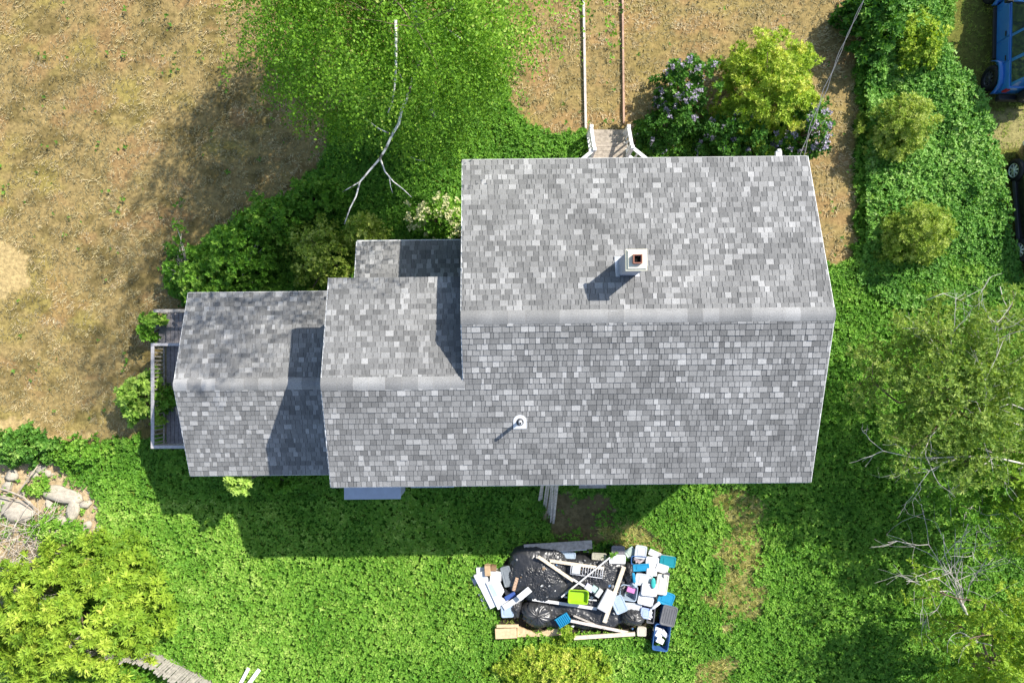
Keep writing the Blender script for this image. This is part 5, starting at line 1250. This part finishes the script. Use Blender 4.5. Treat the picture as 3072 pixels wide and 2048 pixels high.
# bare dead tree between them
g = P(2900, 1850, 0); t = thing("dead_tree", "leafless grey dead tree reaching up from the lower right tree", "tree", g)
mb = MB(); tp = []
mb.tube([(0, 0, 0), P(2895, 1830, 1.2) - g, P(2885, 1810, 2.0) - g], [.07, .055, .045], 7); mb.build("trunk", m_grybark, t)
for (uu, vv_, zz_) in ((2862, 1590, 2.6), (2900, 1600, 2.7), (2800, 1700, 2.6), (2770, 1735, 2.4), (2810, 1640, 2.5), (2930, 1660, 2.6), (2830, 1760, 2.4), (2950, 1700, 2.5)):
    mb = MB(); s0 = P(2888, 1815, 1.7) - g; e_ = P(uu, vv_, zz_) - g; grow(mb, s0, (e_ - s0).normalized(), (e_ - s0).length, .02, 2, tp, curl=.42, kids=(2, 4))
    mb.build("bare_branch", m_grybark, t)

# birch
g = P(1297, 350, 0); t = thing("birch_tree", "tall white-barked birch over the lawn with a long drooping bare limb", "tree", g)
def bt(pts, r0, r1, name, mb=None, n=8):
    q = [P(u, v, z) - g for u, v, z in pts]; k = len(q)
    m_ = MB().tube(q, [r0 + (r1 - r0) * i / (k - 1) for i in range(k)], n)
    return m_ if name else m_.build("branch", m_birch, t)
tr = bt([(1297, 352, 0), (1293, 300, 1.0), (1290, 235, 2.2), (1276, 190, 3.2), (1263, 130, 4.4), (1240, 10, 6.4), (1225, -140, 8.2), (1200, -420, 10.5), (1190, -700, 12.2)], .13, .03, "trunk")
tr.build("trunk", m_birch, t)
lm = bt([(1266, 150, 4.4), (1252, 200, 5.6), (1238, 240, 6.2), (1222, 290, 6.4), (1205, 330, 6.4), (1197, 370, 6.3), (1176, 405, 6.2), (1158, 445, 6.0), (1138, 478, 5.8), (1110, 510, 5.6), (1080, 545, 5.5), (1068, 590, 5.45), (1050, 625, 5.4), (1033, 672, 5.3)], .05, .014, "limb")
lm.build("limb", m_birch, t)
sb = None
bt([(1080, 545, 5.5), (1055, 560, 5.5), (1028, 575, 5.4)], .02, .008, "", sb, 5); bt([(1140, 475, 5.8), (1155, 515, 5.4), (1180, 545, 5.3), (1210, 568, 5.2), (1235, 592, 5.1)], .025, .007, "", sb, 5)
bt([(1168, 532, 5.35), (1172, 560, 5.3), (1178, 580, 5.2)], .014, .006, "", sb, 5); bt([(1172, 402, 6.2), (1135, 385, 6.2), (1095, 355, 5.6)], .022, .008, "", sb, 5)
bt([(1187, 60, 7.6), (1188, 130, 7.4), (1188, 200, 7.2), (1184, 260, 7.0), (1176, 310, 6.8), (1164, 338, 6.6)], .035, .015, "", sb, 6); bt([(1187, 190, 7.2), (1205, 235, 7.0), (1215, 262, 5.6)], .016, .006, "", sb, 5)
bt([(1232, 470, 3.2), (1250, 480, 3.1), (1275, 482, 3.0)], .012, .006, "", sb, 5)
bt([(1385, -20, 6.0), (1345, 40, 5.8), (1320, 65, 5.6), (1290, 30, 5.2)], .025, .012, "", sb, 5); bt([(1060, 200, 5.5), (1110, 210, 5.2), (1150, 225, 4.8)], .03, .012, "", sb, 5)
bt([(1380, 115, 6.2), (1345, 90, 6.0), (1300, 55, 5.6)], .02, .012, "", sb, 5); bt([(1090, 250, 5.0), (1125, 290, 4.9), (1165, 330, 4.7)], .016, .01, "", sb, 5)
for k in range(16):
    z0 = random.uniform(3.0, 12.0); a = random.uniform(0, 6.28); s0 = Vector((-.35, .15, z0)); sb = MB()
    grow(sb, s0, Vector((math.cos(a), math.sin(a), .3)).normalized(), random.uniform(1.2, 2.2) * (1.2 - z0 / 18), .022, 2, [], curl=.2, bend=Vector((0, 0, -.5)))
    sb.build("branch", m_bark, t)
# hanging strands of leaves through the crown
nb = 620                                                           # leafy branchlets, each a bunch of hanging strands
zb_ = np.where(rng.random(nb) < .66, rng.uniform(2.8, 7.6, nb), rng.uniform(7.6, 15.0, nb))
wz = np.interp(zb_, [2.4, 4.0, 6.5, 9.0, 12.0, 15.5], [2.4, 3.4, 3.5, 4.0, 3.8, 1.2])
cxz = np.interp(zb_, [3, 6, 9, 13], [-.7, -.7, .3, 1.6]); cyz = np.interp(zb_, [3, 6, 9, 13], [1.35, 1.35, .7, .1])
a = rng.random(nb) * 6.283; rr_ = wz * (rng.random(nb) ** .5) * (.74 + .5 * fbm(a * 1.6 + 3, zb_ * .7, 301))
bc = np.stack([cxz + np.cos(a) * rr_, cyz + np.sin(a) * rr_, zb_], 1); btone = rng.normal(.32, .18, nb)
pb = np.where(zb_ < 7.6, 26, 9); ib = np.repeat(np.arange(nb), pb); ns = len(ib)
cen = bc[ib] + rng.normal(0, 1, (ns, 3)) * np.array([.34, .34, .28]); a = a[ib]; zt = cen[:, 2]; stone = btone[ib]
per = 12; s_ = np.tile(np.linspace(0, 1, per), ns); ln = np.repeat(rng.uniform(.35, .85, ns), per); az = np.repeat(a + rng.normal(0, .6, ns), per)
pc = np.repeat(cen, per, 0); pc[:, 0] += np.cos(az) * ln * (s_ * .75); pc[:, 1] += np.sin(az) * ln * (s_ * .75); pc[:, 2] -= ln * s_ ** 2 * .9
pc += rng.normal(0, .045, pc.shape); n = len(pc); pc[:, 2] = np.maximum(pc[:, 2], .5)
D = rand_unit(n) * .9 + np.array([0, 0, -.5]); Nn = rand_unit(n) * .7 + np.array([0, 0, .8])
ct = np.repeat(stone + rng.normal(0, .10, ns), per)
leaves("crown", pc, D, Nn, rng.uniform(.06, .095, n), .052, ct + rng.normal(0, .09, n), lf_birch, t)
